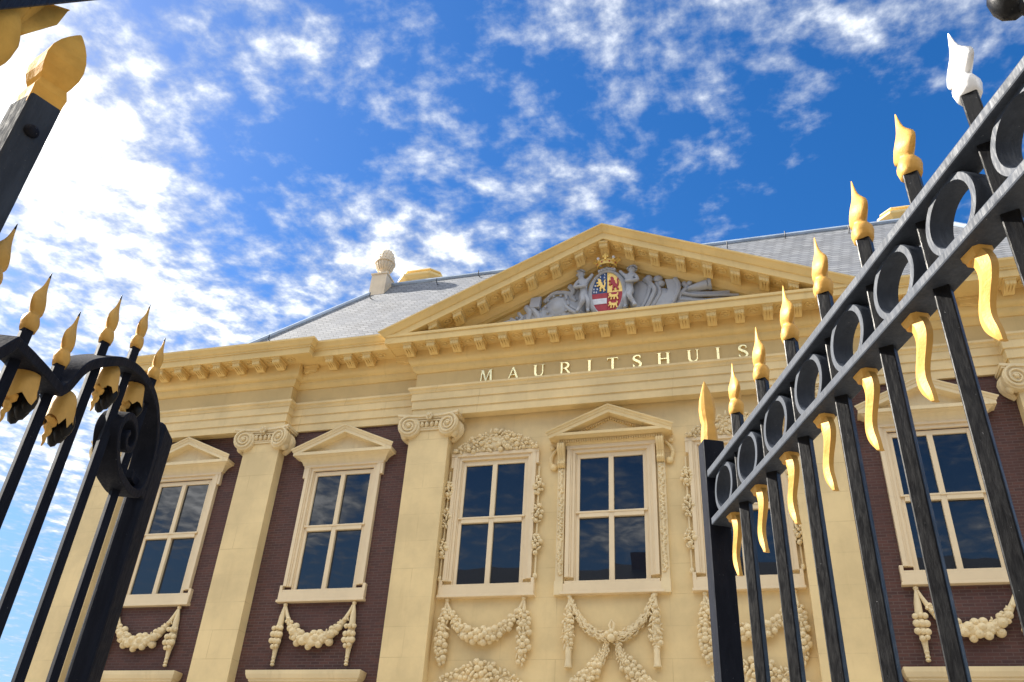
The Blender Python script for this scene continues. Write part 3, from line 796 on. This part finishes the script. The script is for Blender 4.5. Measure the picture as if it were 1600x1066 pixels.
# heaps of fruit over the flanking windows of both storeys
def heap(z0, hw, hh, seed, n):
    rnd = random.Random(seed); mb = MB(); out = []
    for k in range(n * 10):
        if len(out) >= n: break
        x = rnd.uniform(-hw, hw); top = hh * (1 - (abs(x) / hw) ** 1.7) + .05; z = rnd.uniform(0, top)
        s = rnd.uniform(.04, .085) * (1 - .3 * abs(x) / hw)
        if any((x - b[0]) ** 2 + (z - b[1]) ** 2 < (.68 * (s + b[2])) ** 2 for b in out): continue
        out.append((x, z, s)); pos = (x, -.07 - .10 * rnd.random() * (1 - .6 * z / (hh + .1)), z0 + z)
        if rnd.random() < .25: mb.sphere(pos, (s * .5, s * .5, s * 1.2), ICO2, Matrix.Rotation(rnd.uniform(-1.2, 1.2), 3, 'Y'))
        else:
            mb.sphere(pos, s, ICO2); mb.sphere((pos[0], pos[1] - s * .95, pos[2]), s * .2, ICO1)
    mb.prism([(-hw, z0 - .01), (hw, z0 - .01), (hw * .6, z0 + hh * .55), (0, z0 + hh * .8), (-hw * .6, z0 + hh * .55)], -.1, 0)
    return mb
for z0, hw, hh, nm in ((.31, 1.02, .47, 'fruit_garland'), (-4.98, 1.05, .55, 'lower_fruit_garland')):
    a = heap(z0, hw, hh, 31 if z0 > 0 else 41, 230).build(nm, ORN, bld, smooth='auto'); a.location.x = -W3
    b = a.copy(); col.objects.link(b); b.parent = bld; b.location.x = W3

# ------------------------------------------------------------------ windows
def window_frame(kind):
    mb = MB()
    # stepped architrave, ears and sill block
    for sg in (-1, 1):
        def bx(a, b, y, z0, z1):
            x0, x1 = sorted((sg * a, sg * b)); mb.box(x0, x1, y, .01, z0, z1)
        bx(.90, .985, -.105, -2.72, .20); bx(.865, .90, -.085, -2.72, .20); bx(.80, .865, -.06, -2.72, .20); bx(.775, .80, -.03, -2.78, .12)
        if kind != 'centre': bx(.985, 1.05, -.095, -.07, .20)
        if kind != 'centre': bx(.985, 1.055, -.10, -3.0, -2.70)
    mb.box(-1.05 if kind != 'centre' else -1.0, 1.05 if kind != 'centre' else 1.0, -.108, .01, .20, .285)
    mb.box(-.865, .865, -.062, .01, .12, .20)
    mb.box(-1.05, 1.05, -.112, .01, -3.03, -2.86)
    mb.box(-.985, .985, -.09, .01, -2.86, -2.80)
    mb.box(-1.07, 1.07, -.14, .01, -3.085, -3.03)
    return mb


def sash():
    mb = MB()
    for sg in (-1, 1):
        x0, x1 = sorted((sg * .70, sg * .775)); mb.box(x0, x1, -.005, .06, -2.83, .10)
    mb.box(-.70, .70, -.005, .06, .0, .10); mb.box(-.70, .70, -.012, .06, -2.86, -2.787)
    mb.box(-.055, .055, -.03, .06, -2.787, 0.0)
    mb.box(-.70, -.055, -.038, .06, -1.41, -1.29); mb.box(.055, .70, -.038, .06, -1.41, -1.29)
    mb.box(-.775, .775, -.05, -.006, -1.315, -1.275)
    return mb


def panes():
    mb = MB()
    for x0, x1 in ((-.70, -.055), (.055, .70)):
        for z0, z1 in ((-1.29, 0.0), (-2.787, -1.41)):
            tx, tz = random.uniform(-.003, .003), random.uniform(-.003, .003)
            mb.add([(x0, .035 - tx - tz, z0), (x1, .035 + tx - tz, z0), (x1, .035 + tx + tz, z1), (x0, .035 - tx + tz, z1)], [(0, 1, 2, 3)])
    return mb


def small_pediment(kind):
    mb = MB()
    c = kind == 'centre'
    hw, yf = (1.13, -.10) if c else (1.075, -.10)
    dz = -.05 if c else 0
    U = [(-hw, 0.0), (-hw, yf), (hw, yf), (hw, 0.0)]
    if c:
        prof = [(-.1, .285), (.02, .285), (.03, .31), (.06, .31), (.06, .40), (.13, .41), (.20, .43), (.25, .43), (.25, .50), (.0, .53)]
    else:
        prof = [(-.1, .26), (.015, .26), (.02, .29), (.045, .34), (.10, .395), (.155, .42), (.17, .44), (.22, .44), (.22, .52), (0, .55)]
    mb.sweep(prof, U)
    pj = .25 if c else .22
    z0 = 1.125 if c else 1.19; m = .415 if c else .44
    mb.rake(0, hw, yf, [(-.05, -.21), (.03, -.21), (.10, -.19), (pj + .004, -.19), (pj + .006, -.10), (pj + .02, -.10), (pj + .035, -.05), (pj + .06, -.03), (pj + .064, 0), (-.05, .03)], m, z0)
    mb.prism([(-hw - .1, .50), (hw + .1, .50), (0, z0 - .1)], -.13, -.01)
    if c:
        for k in range(44):
            x = -1.15 + 2.3 * k / 43; mb.box(x - .017, x + .017, yf - .10, yf - .05, .33, .39)
        for k in range(30):
            x = -.80 + 1.6 * k / 29; z = z0 - .235 - m * abs(x); mb.box(x - .015, x + .015, -.19, -.12, z - .05, z)
    return mb


frm = {k: window_frame(k) for k in ('brick', 'fruit', 'centre')}
for wx, kind in wins:
    w = frm[kind].build('window', TRIM, bld, bevel=0.006); w.location.x = wx
    sash().build('sash', TRIM, w, bevel=0.006)
    panes().build('pane', GLASS, w)
    if kind in ('brick', 'centre'):
        small_pediment(kind).build('window_pediment', CREAM if kind == 'centre' else ORN, w, bevel=0.004)
    if kind == 'fruit':
        for sg in (-1, 1):
            mb = MB(); rnd = random.Random(50 + sg); x = sg * 1.06
            mb.tube([(x, -.05, -.15), (x, -.05, -1.2), (x, -.05, -2.68)], .022, 6)
            for z in (-.62, -1.28, -1.98):
                fruit(mb, [(x, z + .2), (x, z), (x, z - .2)], [.05, .115, .06], rnd, (.035, .06), 24, yb=-.05, leaf=.3)
            mb.sphere((x, -.06, -2.66), (.05, .05, .07), ICO2)
            mb.build('fruit_string', ORN, w, smooth='auto')
    if kind == 'centre':
        for sg in (-1, 1):
            mb = MB(); x0, x1 = sorted((sg * 1.02, sg * 1.185))
            pr = [(0, .29), (-.27, .29), (-.275, .20), (-.24, .12), (-.17, .04), (-.13, -.04), (-.135, -.10), (-.175, -.13), (-.19, -.17), (-.165, -.22), (-.11, -.25), (0, -.25)]
            mb.prism_x(pr, x0, x1)
            for q_ in (.2, .5, .8): mb.prism_x([(a - .012 if a < 0 else 0, b) for a, b in pr], x0 + (x1 - x0) * (q_ - .09), x0 + (x1 - x0) * (q_ + .09))
            mb.build('console', CREAM, w, smooth='auto', bevel=.004)
            mb = MB(); rnd = random.Random(70 + sg); mb.box(x0, x1, -.075, .01, -2.80, -.25)
            for k in range(70):
                z = -.3 - 2.35 * k / 69; mb.sphere(((x0 + x1) / 2 + rnd.uniform(-.03, .03), -.085, z), (.045, .035, .028), ICO2, Matrix.Rotation(rnd.uniform(-1, 1), 3, 'Y'))
            mb.box(x0 - .01, x1 + .01, -.12, .01, -3.09, -2.80)
            mb.build('leaf_strip', ORN, w, smooth='auto')
            mb = MB(); xs = sg
            mb.tube([(xs * (1.20 + .16 * sin(a)), -.035, .28 - .5 * t) for t, a in [(k / 12, k / 12 * 2.6) for k in range(13)]], [.05 - .015 * abs(k - 6) / 6 for k in range(13)], 8)
            mb.sphere((xs * 1.29, -.05, -.20), (.09, .05, .08), ICO2); mb.sphere((xs * 1.33, -.04, .28), (.06, .05, .06), ICO2)
            mb.build('side_scroll', CREAM, w, smooth='auto')

# cornices of the ground-floor windows, just in view at the foot of the picture
lc = MB(); lc.sweep([(-.1, -5.0), (.03, -5.0), (.05, -4.9), (.12, -4.82), (.17, -4.79), (.17, -4.76), (.20, -4.74), (.23, -4.66), (.24, -4.58), (0, -4.545)], [(-1.10, 0.0), (-1.10, -.08), (1.10, -.08), (1.10, 0.0)])
l0 = None
for x in (-W2, -W1, W2, W1):
    if l0 is None: o = l0 = lc.build('lower_window_cornice', ORN, bld, bevel=.004)
    else: o = l0.copy(); col.objects.link(o); o.parent = bld
    o.location.x = x

# ------------------------------------------------------------------ roof
rf = MB(); XE, YE, ZE, m_h = 13.0, .30, 3.40, 1.38
RT = 4.40; ZT = ZE + m_h * RT; YB_ = 16.7
c0 = [(-XE, YE, ZE), (XE, YE, ZE), (XE, YB_, ZE), (-XE, YB_, ZE)]
c1 = [(-XE + RT, YE + RT, ZT), (XE - RT, YE + RT, ZT), (XE - RT, YB_ - RT, ZT), (-XE + RT, YB_ - RT, ZT)]
rf.add(c0 + c1, [(0, 1, 5, 4), (1, 2, 6, 5), (2, 3, 7, 6), (3, 0, 4, 7), (4, 5, 6, 7)])
roof = rf.build('roof', SLATE, bld)
mb = MB()
mb.tube([c1[0], c1[1]], .09, 8); mb.tube([c1[0], c1[3]], .09, 8); mb.tube([c1[1], c1[2]], .09, 8)
for k in range(4): mb.tube([c0[k], c1[k]], .09, 8)
mb.build('ridge_capping', LEAD, roof, smooth='auto')
hk = MB(); hk.tube([(0, 0, .02), (0, -.07, -.02), (0, -.14, -.01), (0, -.17, .03), (0, -.17, .16)], .016, 6)
h0 = None
for (x, t) in ((-10.8, 1.55), (-8.75, 3.55), (-6.6, 4.0), (-5.2, 4.2), (2.95, 4.0), (6.5, 4.0), (4.7, 4.2), (8.0, 4.1)):
    if h0 is None: o = h0 = hk.build('roof_hook', BLACK, roof, smooth='auto')
    else: o = h0.copy(); col.objects.link(o); o.parent = roof
    o.location = (x, YE + t, ZE + m_h * t)
ur = MB(); ux, uy, uz = -8.80, 4.45, 9.0
ur.box(ux - .33, ux + .33, uy - .33, uy + .33, uz - .5, uz + .62)
ur.box(ux - .36, ux + .36, uy - .36, uy + .36, uz + .62, uz + .68)
ur.lathe((ux, uy, uz), [(.24, .68), (.25, .74), (.17, .80), (.17, .86), (.24, .95), (.32, 1.06), (.355, 1.18), (.36, 1.24), (.42, 1.26), (.42, 1.32), (.36, 1.34), (.365, 1.44), (.335, 1.60), (.27, 1.74), (.17, 1.84), (.05, 1.89)], 24)
for k in range(18):
    a = 2 * pi * k / 18; ur.tube([(ux + r_ * cos(a), uy + r_ * sin(a), uz + z_) for r_, z_ in ((.24, .95), (.32, 1.06), (.355, 1.18), (.36, 1.23))], .032, 6)
for r_ in range(5):
    m_ = 16 - 2 * r_
    for k in range(m_):
        a = 2 * pi * (k + .5 * (r_ % 2)) / m_; rr_ = (.355, .34, .30, .235, .14)[r_]
        ur.sphere((ux + rr_ * cos(a), uy + rr_ * sin(a), uz + (1.42, 1.54, 1.65, 1.75, 1.83)[r_]), (.038, .038, .05), ICO1)
ur.v = [(ux + (x - ux) * .86, uy + (y - uy) * .86, z) for x, y, z in ur.v]
ur.build('urn_finial', STONE, roof, smooth='auto')
for (cx_, cy_, ww) in ((-8.95, 8.3, .95), (9.0, 8.3, .95)):
    ch = MB(); z = ZT - .5
    def oct_(w, zz): return [(cx_ + w * a, cy_ + w * b, zz) for a, b in ((-1, -.6), (-.6, -1), (.6, -1), (1, -.6), (1, .6), (.6, 1), (-.6, 1), (-1, .6))]
    ch.loft([oct_(.74, z), oct_(.74, 11.78), oct_(.80, 11.86), oct_(.80, 11.96), oct_(.94, 12.06), oct_(.94, 12.16), oct_(.76, 12.20), oct_(.76, 12.32), oct_(.82, 12.35), oct_(.80, 12.42)])
    ch.build('chimney', OCHRE, roof, bevel=.01)

# ------------------------------------------------------------------ gates
DRV = Vector((-0.385, 0.923)).normalized(); NR = Vector((DRV.y, -DRV.x)); NL = -NR


class Frame:
    def __init__(s, n, D): s.n = n; s.D = D
    def p(s, u, d, h):
        q = s.n * (s.D + d) + DRV * u
        return (q.x, q.y, h)


def gate_root(name, label, cat, fr, u):
    b = fr.p(u, .03, 0); return thing(name, label, cat, (CAM.x + b[0], CAM.y + b[1], G)), (b[0], b[1])


class GB(MB):
    """mesh written in leaf coordinates: u along the leaf (away from the street), d depth away from the viewer, h above the lens"""
    def __init__(s, fr, org): super().__init__(); s.fr = fr; s.org = org
    def world(s):
        out = []
        for (u, d, h) in s.v:
            q = s.fr.p(u, d, h); out.append((q[0] - s.org[0], q[1] - s.org[1], CAM.z + h - G))
        s.v = out
    def bar(s, u0, u1, d0, d1, h0, h1):
        s.box(u0, u1, d0, d1, h0, h1)
    def diamond(s, u, d, r, h0, h1):
        s.loft([[(u - r, d, h), (u, d - r, h), (u + r, d, h), (u, d + r, h)] for h in (h0, h1)])
    def build(s, *a, **k): s.world(); return super().build(*a, **k)


HG = CAM.z - G       # lens height above ground


def spear(gb, u, d, h, L=.133, w=1.18, tip=False):
    # collar, neck and a lopsided leaf blade with a raised midrib: (height, far edge, near edge, half depth)
    st = [(t, a, a, a * k) for t, a, k in ((0, .0140, .9), (.06, .0152, .9), (.12, .0168, .88), (.18, .0165, .85), (.225, .0145, .85), (.262, .0120, .85), (.295, .0160, .65), (.345, .0235, .52), (.40, .0275, .48), (.455, .0282, .47), (.52, .0255, .46), (.59, .0195, .46),
          (.66, .0135, .48), (.73, .0092, .5), (.81, .0062, .55), (.90, .0038, .6), (1.0, .0010, .8))]
    rings = []
    for t, ep, em, b in st:
        c = (ep - em) / 2 * w; a = (ep + em) / 2 * w
        pr = [(1, 0), (.6, .45), (.12, 1.0), (-.6, .42), (-1, 0), (-.6, -.42), (-.05, -1.0), (.6, -.45)] if t > .25 else [(1, 0), (.74, .74), (0, 1), (-.74, .74), (-1, 0), (-.74, -.74), (0, -1), (.74, -.74)]
        rings.append([(u + c + a * x, d + b * w * y, h + t * L) for x, y in pr])
    if tip:
        gb.loft(rings[:-1]); gb.cur = 1; gb.loft(rings[-2:], cap=True); gb.cur = 0
    else: gb.loft(rings)


def wavy(gb, u, d, h, L=.138):
    gb.loft([[(u + a * x, d + b * y, h + z) for x, y in ((1, .6), (.7, 1), (-.7, 1), (-1, .6), (-1, -.6), (-.7, -1), (.7, -1), (1, -.6))] for a, b, z in ((.0195, .015, 0), (.0190, .0145, -.004), (.0160, .012, -.009), (.0150, .011, -.014))])
    rings = []; n = 18
    for k in range(n + 1):
        t = k / n; c = -.0125 * sin(t * 2 * pi * 1.05 + .2) * (1 - .25 * t) + .004 * t; a = .0155 - .006 * t - (.007 * max(0, (t - .8) / .2) ** 1.5); b = .0115 - .005 * t
        z = h - .008 - t * (L - .008)
        rings.append([(u + c - a, d - b * .5, z), (u + c, d - b, z), (u + c + a, d - b * .5, z), (u + c + a, d + b * .5, z), (u + c, d + b, z), (u + c - a, d + b * .5, z)])
    gb.loft(rings)


# --- right leaf
FR = Frame(NR, 0.641)
ga, og = gate_root('iron_gate', 'open black iron gate with a band of rings, gilded spear points and wavy gilded pendants', 'gate', FR, 1.0)
U0 = .16
def rail(h0, h1, nm='rail'):
    gb = GB(FR, og); N = 34
    rnd = random.Random(int(h0 * 100)); rings = []
    for k in range(N + 1):
        u = U0 - .1 + (1.80 - U0 + .1) * k / N; w = rnd.uniform(-.0012, .0012)
        rings.append([(u, 0 + w, h0 + w), (u, .048, h0), (u, .048, h1), (u, 0 + w, h1 + w)])
    gb.loft(rings); return gb.build(nm, RAILP, ga, bevel=.003)
rail(.742, .760); rail(.861, .880)
bars = [.725 + .1555 * k for k in range(-3, 7)]
for k, u in enumerate(bars):
    gb = GB(FR, og); gb.diamond(u, .030, .0158, -HG + .12, .962)
    b = gb.build('bar', IRON, ga, bevel=.0022)
    gb = GB(FR, og); spear(gb, u, .03, .957, L=.137)
    white = k in (2, 3)  # these gilded points get their blown-out glint as white paint
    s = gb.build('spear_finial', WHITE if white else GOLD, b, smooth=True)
    if white: s['label'] = 'gilded spear finial with a blown-out glint painted white'
for k in range(len(bars) - 1):
    for c in ([(bars[k] + bars[k + 1]) / 2]):
        gb = GB(FR, og); n = 40
        rg = lambda r, d: [(c + r * cos(2 * pi * q_ / n), d, .8105 + r * .98 * sin(2 * pi * q_ / n)) for q_ in range(n)]
        gb.loft([rg(.0475, .011), rg(.0575, .011), rg(.0590, .014), rg(.0585, .046), rg(.0475, .046), rg(.0465, .014), rg(.0475, .011)], cap=False)
        gb.build('ring', RAILP, ga, smooth='auto')
        gb = GB(FR, og); wavy(gb, c - .004, .030, .744); gb.build('wavy_pendant', GOLD, ga, smooth='auto')
c = (bars[-1] + 1.803) / 2
gb = GB(FR, og); n = 40
rg = lambda r, d: [(c + r * 1.0 * cos(2 * pi * q_ / n), d, .8105 + r * .98 * sin(2 * pi * q_ / n)) for q_ in range(n)]
gb.loft([rg(.0475, .011), rg(.0575, .011), rg(.0590, .014), rg(.0585, .046), rg(.0475, .046), rg(.0465, .014), rg(.0475, .011)], cap=False)
gb.build('ring', RAILP, ga, smooth='auto')
gb = GB(FR, og); wavy(gb, c - .004, .030, .744); gb.build('wavy_pendant', GOLD, ga, smooth='auto')
gb = GB(FR, og); gb.bar(1.803, 1.847, -.002, .050, -HG + .05, .965); po = gb.build('gate_stile', NAVY, ga, bevel=.004)
gb = GB(FR, og); rings = []
for z, a, b, cc_ in ((.92, .0225, .026, 0), (.945, .021, .024, 0), (.963, .022, .022, 0), (.978, .017, .019, 0), (.99, .019, .023, 0), (1.02, .018, .026, 0), (1.05, .015, .022, .001), (1.075, .010, .014, .002), (1.098, .004, .006, .004), (1.108, .001, .001, .005)):
    rings.append([(1.828 + cc_ + a * .85 * x, .022 + b * .72 * y, .962 + (z - .92) * .975) for x, y in ((1, .6), (.6, 1), (-.6, 1), (-1, .6), (-1, -.6), (-.6, -1), (.6, -1), (1, -.6))])
gb.loft(rings); gb.build('spear_finial', GOLD, po, smooth='auto')
for h in (-.95,):
    gb = GB(FR, og); gb.bar(U0 - .1, 1.80, .0, .048, h, h + .03); gb.build('bottom_rail', IRON, ga, bevel=.003)
gb = GB(FR, og)
for (du, dd, h, r, rz) in ((0, 0, 1.05, .036, .05), (.012, -.012, 1.0, .026, .034), (-.014, .006, .995, .026, .03), (.018, .012, 1.02, .022, .03), (0, 0, .978, .016, .02), (-.012, -.02, 1.03, .022, .03)): gb.sphere((.588 + du, .03 + dd, h), (r, r, rz), ICO2)
gb.tube([(.588, .03, 1.08), (.588, .03, 1.30)], .012, 8); gb.build('hanging_bud', IRON, ga, smooth='auto')
gb = GB(FR, og); gb.bar(.06, .62, .0, .05, 1.28, 1.30); gb.build('upper_rail', RAILP, ga, bevel=.003)
gb = GB(FR, og); gb.bar(U0 - .15, U0 - .09, -.01, .055, -HG, 1.33); gb.build('hinge_stile', IRON, ga, bevel=.004)

# --- left leaf
FL = Frame(NL, 0.73)
gl, ol = gate_root('scroll_gate', 'open dark iron gate with a scrolled top rail, gilded spear points and dripping gilded bells', 'gate', FL, 1.7)


def strap(path, thick, d0, d1, name, mat):
    gb = GB(FL, ol); rings = []; n = len(path)
    for i, p in enumerate(path):
        t = (path[min(i + 1, n - 1)] - path[max(i - 1, 0)]).normalized(); nx = Vector((-t.y, t.x)); th = thick[i] if isinstance(thick, list) else thick
        a = p + nx * th / 2; b = p - nx * th / 2
        rings.append([(a.x, d0, a.y), (a.x, d1, a.y), (b.x, d1, b.y), (b.x, d0, b.y)])
    gb.loft(rings); return gb.build(name, mat, gl, smooth='auto', bevel=.002)


zig = [Vector(p) for p in ((1.10, .66), (1.20, .60), (1.245, .628), (1.292, .70), (1.338, .757), (1.40, .766), (1.47, .775), (1.535, .780), (1.552, .782), (1.575, .805))]
arch = catmull([(1.575, .805), (1.616, .872), (1.68, .925), (1.79, .992), (1.905, 1.030), (2.02, 1.040), (2.105, 1.015), (2.160, .955), (2.172, .876), (2.145, .818), (2.085, .797), (2.02, .794), (1.965, .800), (1.915, .830), (1.888, .870), (1.905, .908), (1.945, .928), (1.985, .920), (2.005, .893), (1.990, .865), (1.962, .858), (1.945, .875), (1.955, .895)], 5)
path = zig[:-1] + arch
nz = len(path); th = [.022] * (len(zig) - 1) + [.022 - .009 * max(0, (k / len(arch) - .55) / .45) for k in range(len(arch))]
strap(path, th, 0, .056, 'scroll_rail', NAVY)
for k, (u, hb) in enumerate(((1.235, .800), (1.400, .818), (1.560, .840), (1.715, .993), (1.885, 1.086), (2.055, 1.096))):
    gb = GB(FL, ol); gb.diamond(u, .030, .0135, -HG + .12, hb + .004); b = gb.build('bar', NAVY, gl, bevel=.002)
    gb = GB(FL, ol); spear(gb, u, .03, hb, L=.132, w=1.06, tip=True); gb.build('spear_finial', [GOLD, IRON], b, smooth=True)


def bell(u, h):
    d = .030; rnd = random.Random(int(u * 1000)); gb = GB(FL, ol); n = 22; k_ = .98
    prof = [(.012, .006), (.018, .000), (.023, -.012), (.026, -.030), (.0285, -.048), (.032, -.062)]
    drip = [rnd.choice((0, -.004, -.012, -.018)) for _ in range(n)]
    rings = [[(u + k_ * r * cos(2 * pi * q_ / n), d + k_ * r * sin(2 * pi * q_ / n), h + k_ * z + (drip[q_] if i == len(prof) - 1 else 0)) for q_ in range(n)] for i, (r, z) in enumerate(prof)]
    rings += [[(u + .027 * cos(2 * pi * q_ / n), d + .027 * sin(2 * pi * q_ / n), h - .046) for q_ in range(n)]]
    gb.loft(rings); b = gb.build('gilded_bell', GOLD, gl, smooth='auto')
    gb = GB(FL, ol)
    for (du, dd, dz, r, L_) in ((.016, -.008, -.066, .0155, .036), (.022, .004, -.072, .0145, .036), (.010, -.018, -.062, .0135, .028), (.004, .012, -.058, .012, .026)):
        gb.sphere((u + du, d + dd, h + dz), (r, r, L_), ICO2)
    gb.build('black_petal', IRON, b, smooth='auto')
    gb = GB(FL, ol); rings = []
    for k in range(26):
        t = k / 25; a = t * 2 * pi * 3.2; r = .0115 * (1 - t) + .0014
        rings.append([(u - .016 + r * (1 + .32 * cos(q_ * 2 * pi / 8 - a)) * cos(q_ * 2 * pi / 8), d + .004 + r * (1 + .32 * cos(q_ * 2 * pi / 8 - a)) * sin(q_ * 2 * pi / 8), h - .055 - .068 * t) for q_ in range(8)])
    gb.loft(rings); gb.build('twisted_drop', GOLD, b, smooth='auto')


for u, h in ((1.462, .778), (1.640, .818), (1.795, .978), (1.965, 1.034)): bell(u, h)
gb = GB(FL, ol); gb.bar(2.23, 2.35, .02, .073, -HG + .04, 1.068); gb.build('gate_stile', NAVY, gl, bevel=.02, seg=4)
gb = GB(FL, ol); gb.bar(2.10, 2.24, .018, .05, .835, .860); gb.build('scroll_tie', NAVY, gl, bevel=.003)
gb = GB(FL, ol); gb.bar(1.02, 2.235, .01, .05, -.95, -.92); gb.build('bottom_rail', NAVY, gl, bevel=.003)

# --- hinge post with its gilded bud
gp, op = gate_root('gate_post', 'square dark iron post with a gilded bud on top and a round bolt head', 'post', FL, 1.115)
gb = GB(FL, op)
Q = [(1.1236, .040), (1.161, .0025), (1.205, .045), (1.161, .092)]
gb.loft([[(u, d, h) for u, d in Q] for h in (-HG, 1.141)]); gb.build('shaft', POSTP, gp, bevel=.004)
gb = GB(FL, op); n = 16; bu, bd, bh = 1.1415, .022, 1.062; e1 = Vector((.0374, -.0375)).normalized(); e2 = Vector((-e1.y, e1.x)); e2 = e2 if e2.x < 0 else -e2
rg = lambda r, o: [(bu + e1.x * r * cos(2 * pi * q_ / n) + e2.x * o, bd + e1.y * r * cos(2 * pi * q_ / n) + e2.y * o, bh + r * sin(2 * pi * q_ / n)) for q_ in range(n)]
gb.loft([rg(.0125, -.002), rg(.0125, .004), rg(.009, .009), rg(.003, .011)]); gb.build('bolt_head', NAVY, gp, smooth='auto')
gb = GB(FL, op); rings = []
for z, a, cu_ in ((1.120, .0405, 0), (1.150, .041, 0), (1.166, .043, 0), (1.178, .039, 0), (1.188, .0355, 0), (1.198, .041, -.001), (1.218, .0485, -.002), (1.240, .0505, -.003), (1.266, .046, -.002), (1.295, .036, .002), (1.322, .024, .007), (1.347, .011, .012), (1.362, .002, .015)):
    rings.append([(1.163 + cu_ + a * x * .9, .045 + a * y, z) for x, y in ((-1, 0), (-.48, -.48), (0, -1), (.48, -.48), (1, 0), (.48, .48), (0, 1), (-.48, .48))])
gb.loft(rings); gb.build('gilded_bud', BUDGOLD, gp, bevel=.004)

# --- bracket with gilded leaf at the top left corner
gk, ok_ = gate_root('bracket_rail', 'dark iron rail over a gilded leaf and turned gilded stem at the upper left corner', 'bracket', FL, .95)
gb = GB(FL, ok_)
gb.hexa([(.80, -.02, .922), (1.40, -.02, 1.84), (1.40, .03, 1.84), (.80, .03, .922), (.785, -.02, .955), (1.38, -.02, 1.88), (1.38, .03, 1.88), (.785, .03, .955)])
gb.build('rail', IRON, gk, bevel=.003)
gb = GB(FL, ok_)
leafp = [(.960, 1.10), (.985, 1.105), (.985, 1.125), (1.012, 1.165), (1.035, 1.215), (1.060, 1.268), (1.057, 1.285), (1.03, 1.262), (1.02, 1.27), (.995, 1.235), (.975, 1.215), (.95, 1.17), (.94, 1.13)]
gb.loft([[(a, .0 + .02 * (k_ % 2), b) for k_, (a, b) in enumerate(leafp)], [(a, .018 + .02 * (k_ % 2), b) for k_, (a, b) in enumerate(leafp)]]); gb.build('gilded_leaf', BUDGOLD, gk, bevel=.003)
gb = GB(FL, ok_); gb.diamond(.945, .03, .016, -HG, .81); gb.build('stem_bar', NAVY, gk)
gb = GB(FL, ok_); gb.lathe((.945, .03, .80), [(.028, 0), (.030, .10), (.026, .13), (.038, .15), (.044, .18), (.034, .20), (.036, .22), (.046, .25), (.048, .28), (.040, .31), (.032, .33), (.036, .36), (.02, .40)], 20); gb.build('turned_stem', BUDGOLD, gk, smooth='auto')

# ------------------------------------------------------------------ houses across the square (mirrored in the panes)
hb = thing('brick_house', 'dark brick house with a steep roof across the square, mirrored in the window panes', 'house', (6, -38, G))
mb = MB(); mb.box(-30, 34, -12, 0, 0, 17); mb.build('wall', BRICK, hb)
mb = MB(); mb.prism_x([(.6, 17.0), (-12.6, 17.0), (-6, 22.2)], -31, 12); mb.prism_x([(.6, 17.02), (-12.6, 17.02), (-6, 21.0)], 12.01, 35)
rr_ = mb.build('roof', BLACK, hb)
mb = MB(); mb.box(-11.8, -10.5, -7, -5, 19, 22.7); mb.box(-2, -.9, -6.5, -5.5, 20, 22.6); mb.box(14, 17, -7, -5, 19, 22.4); mb.build('chimney', BRICK, rr_)
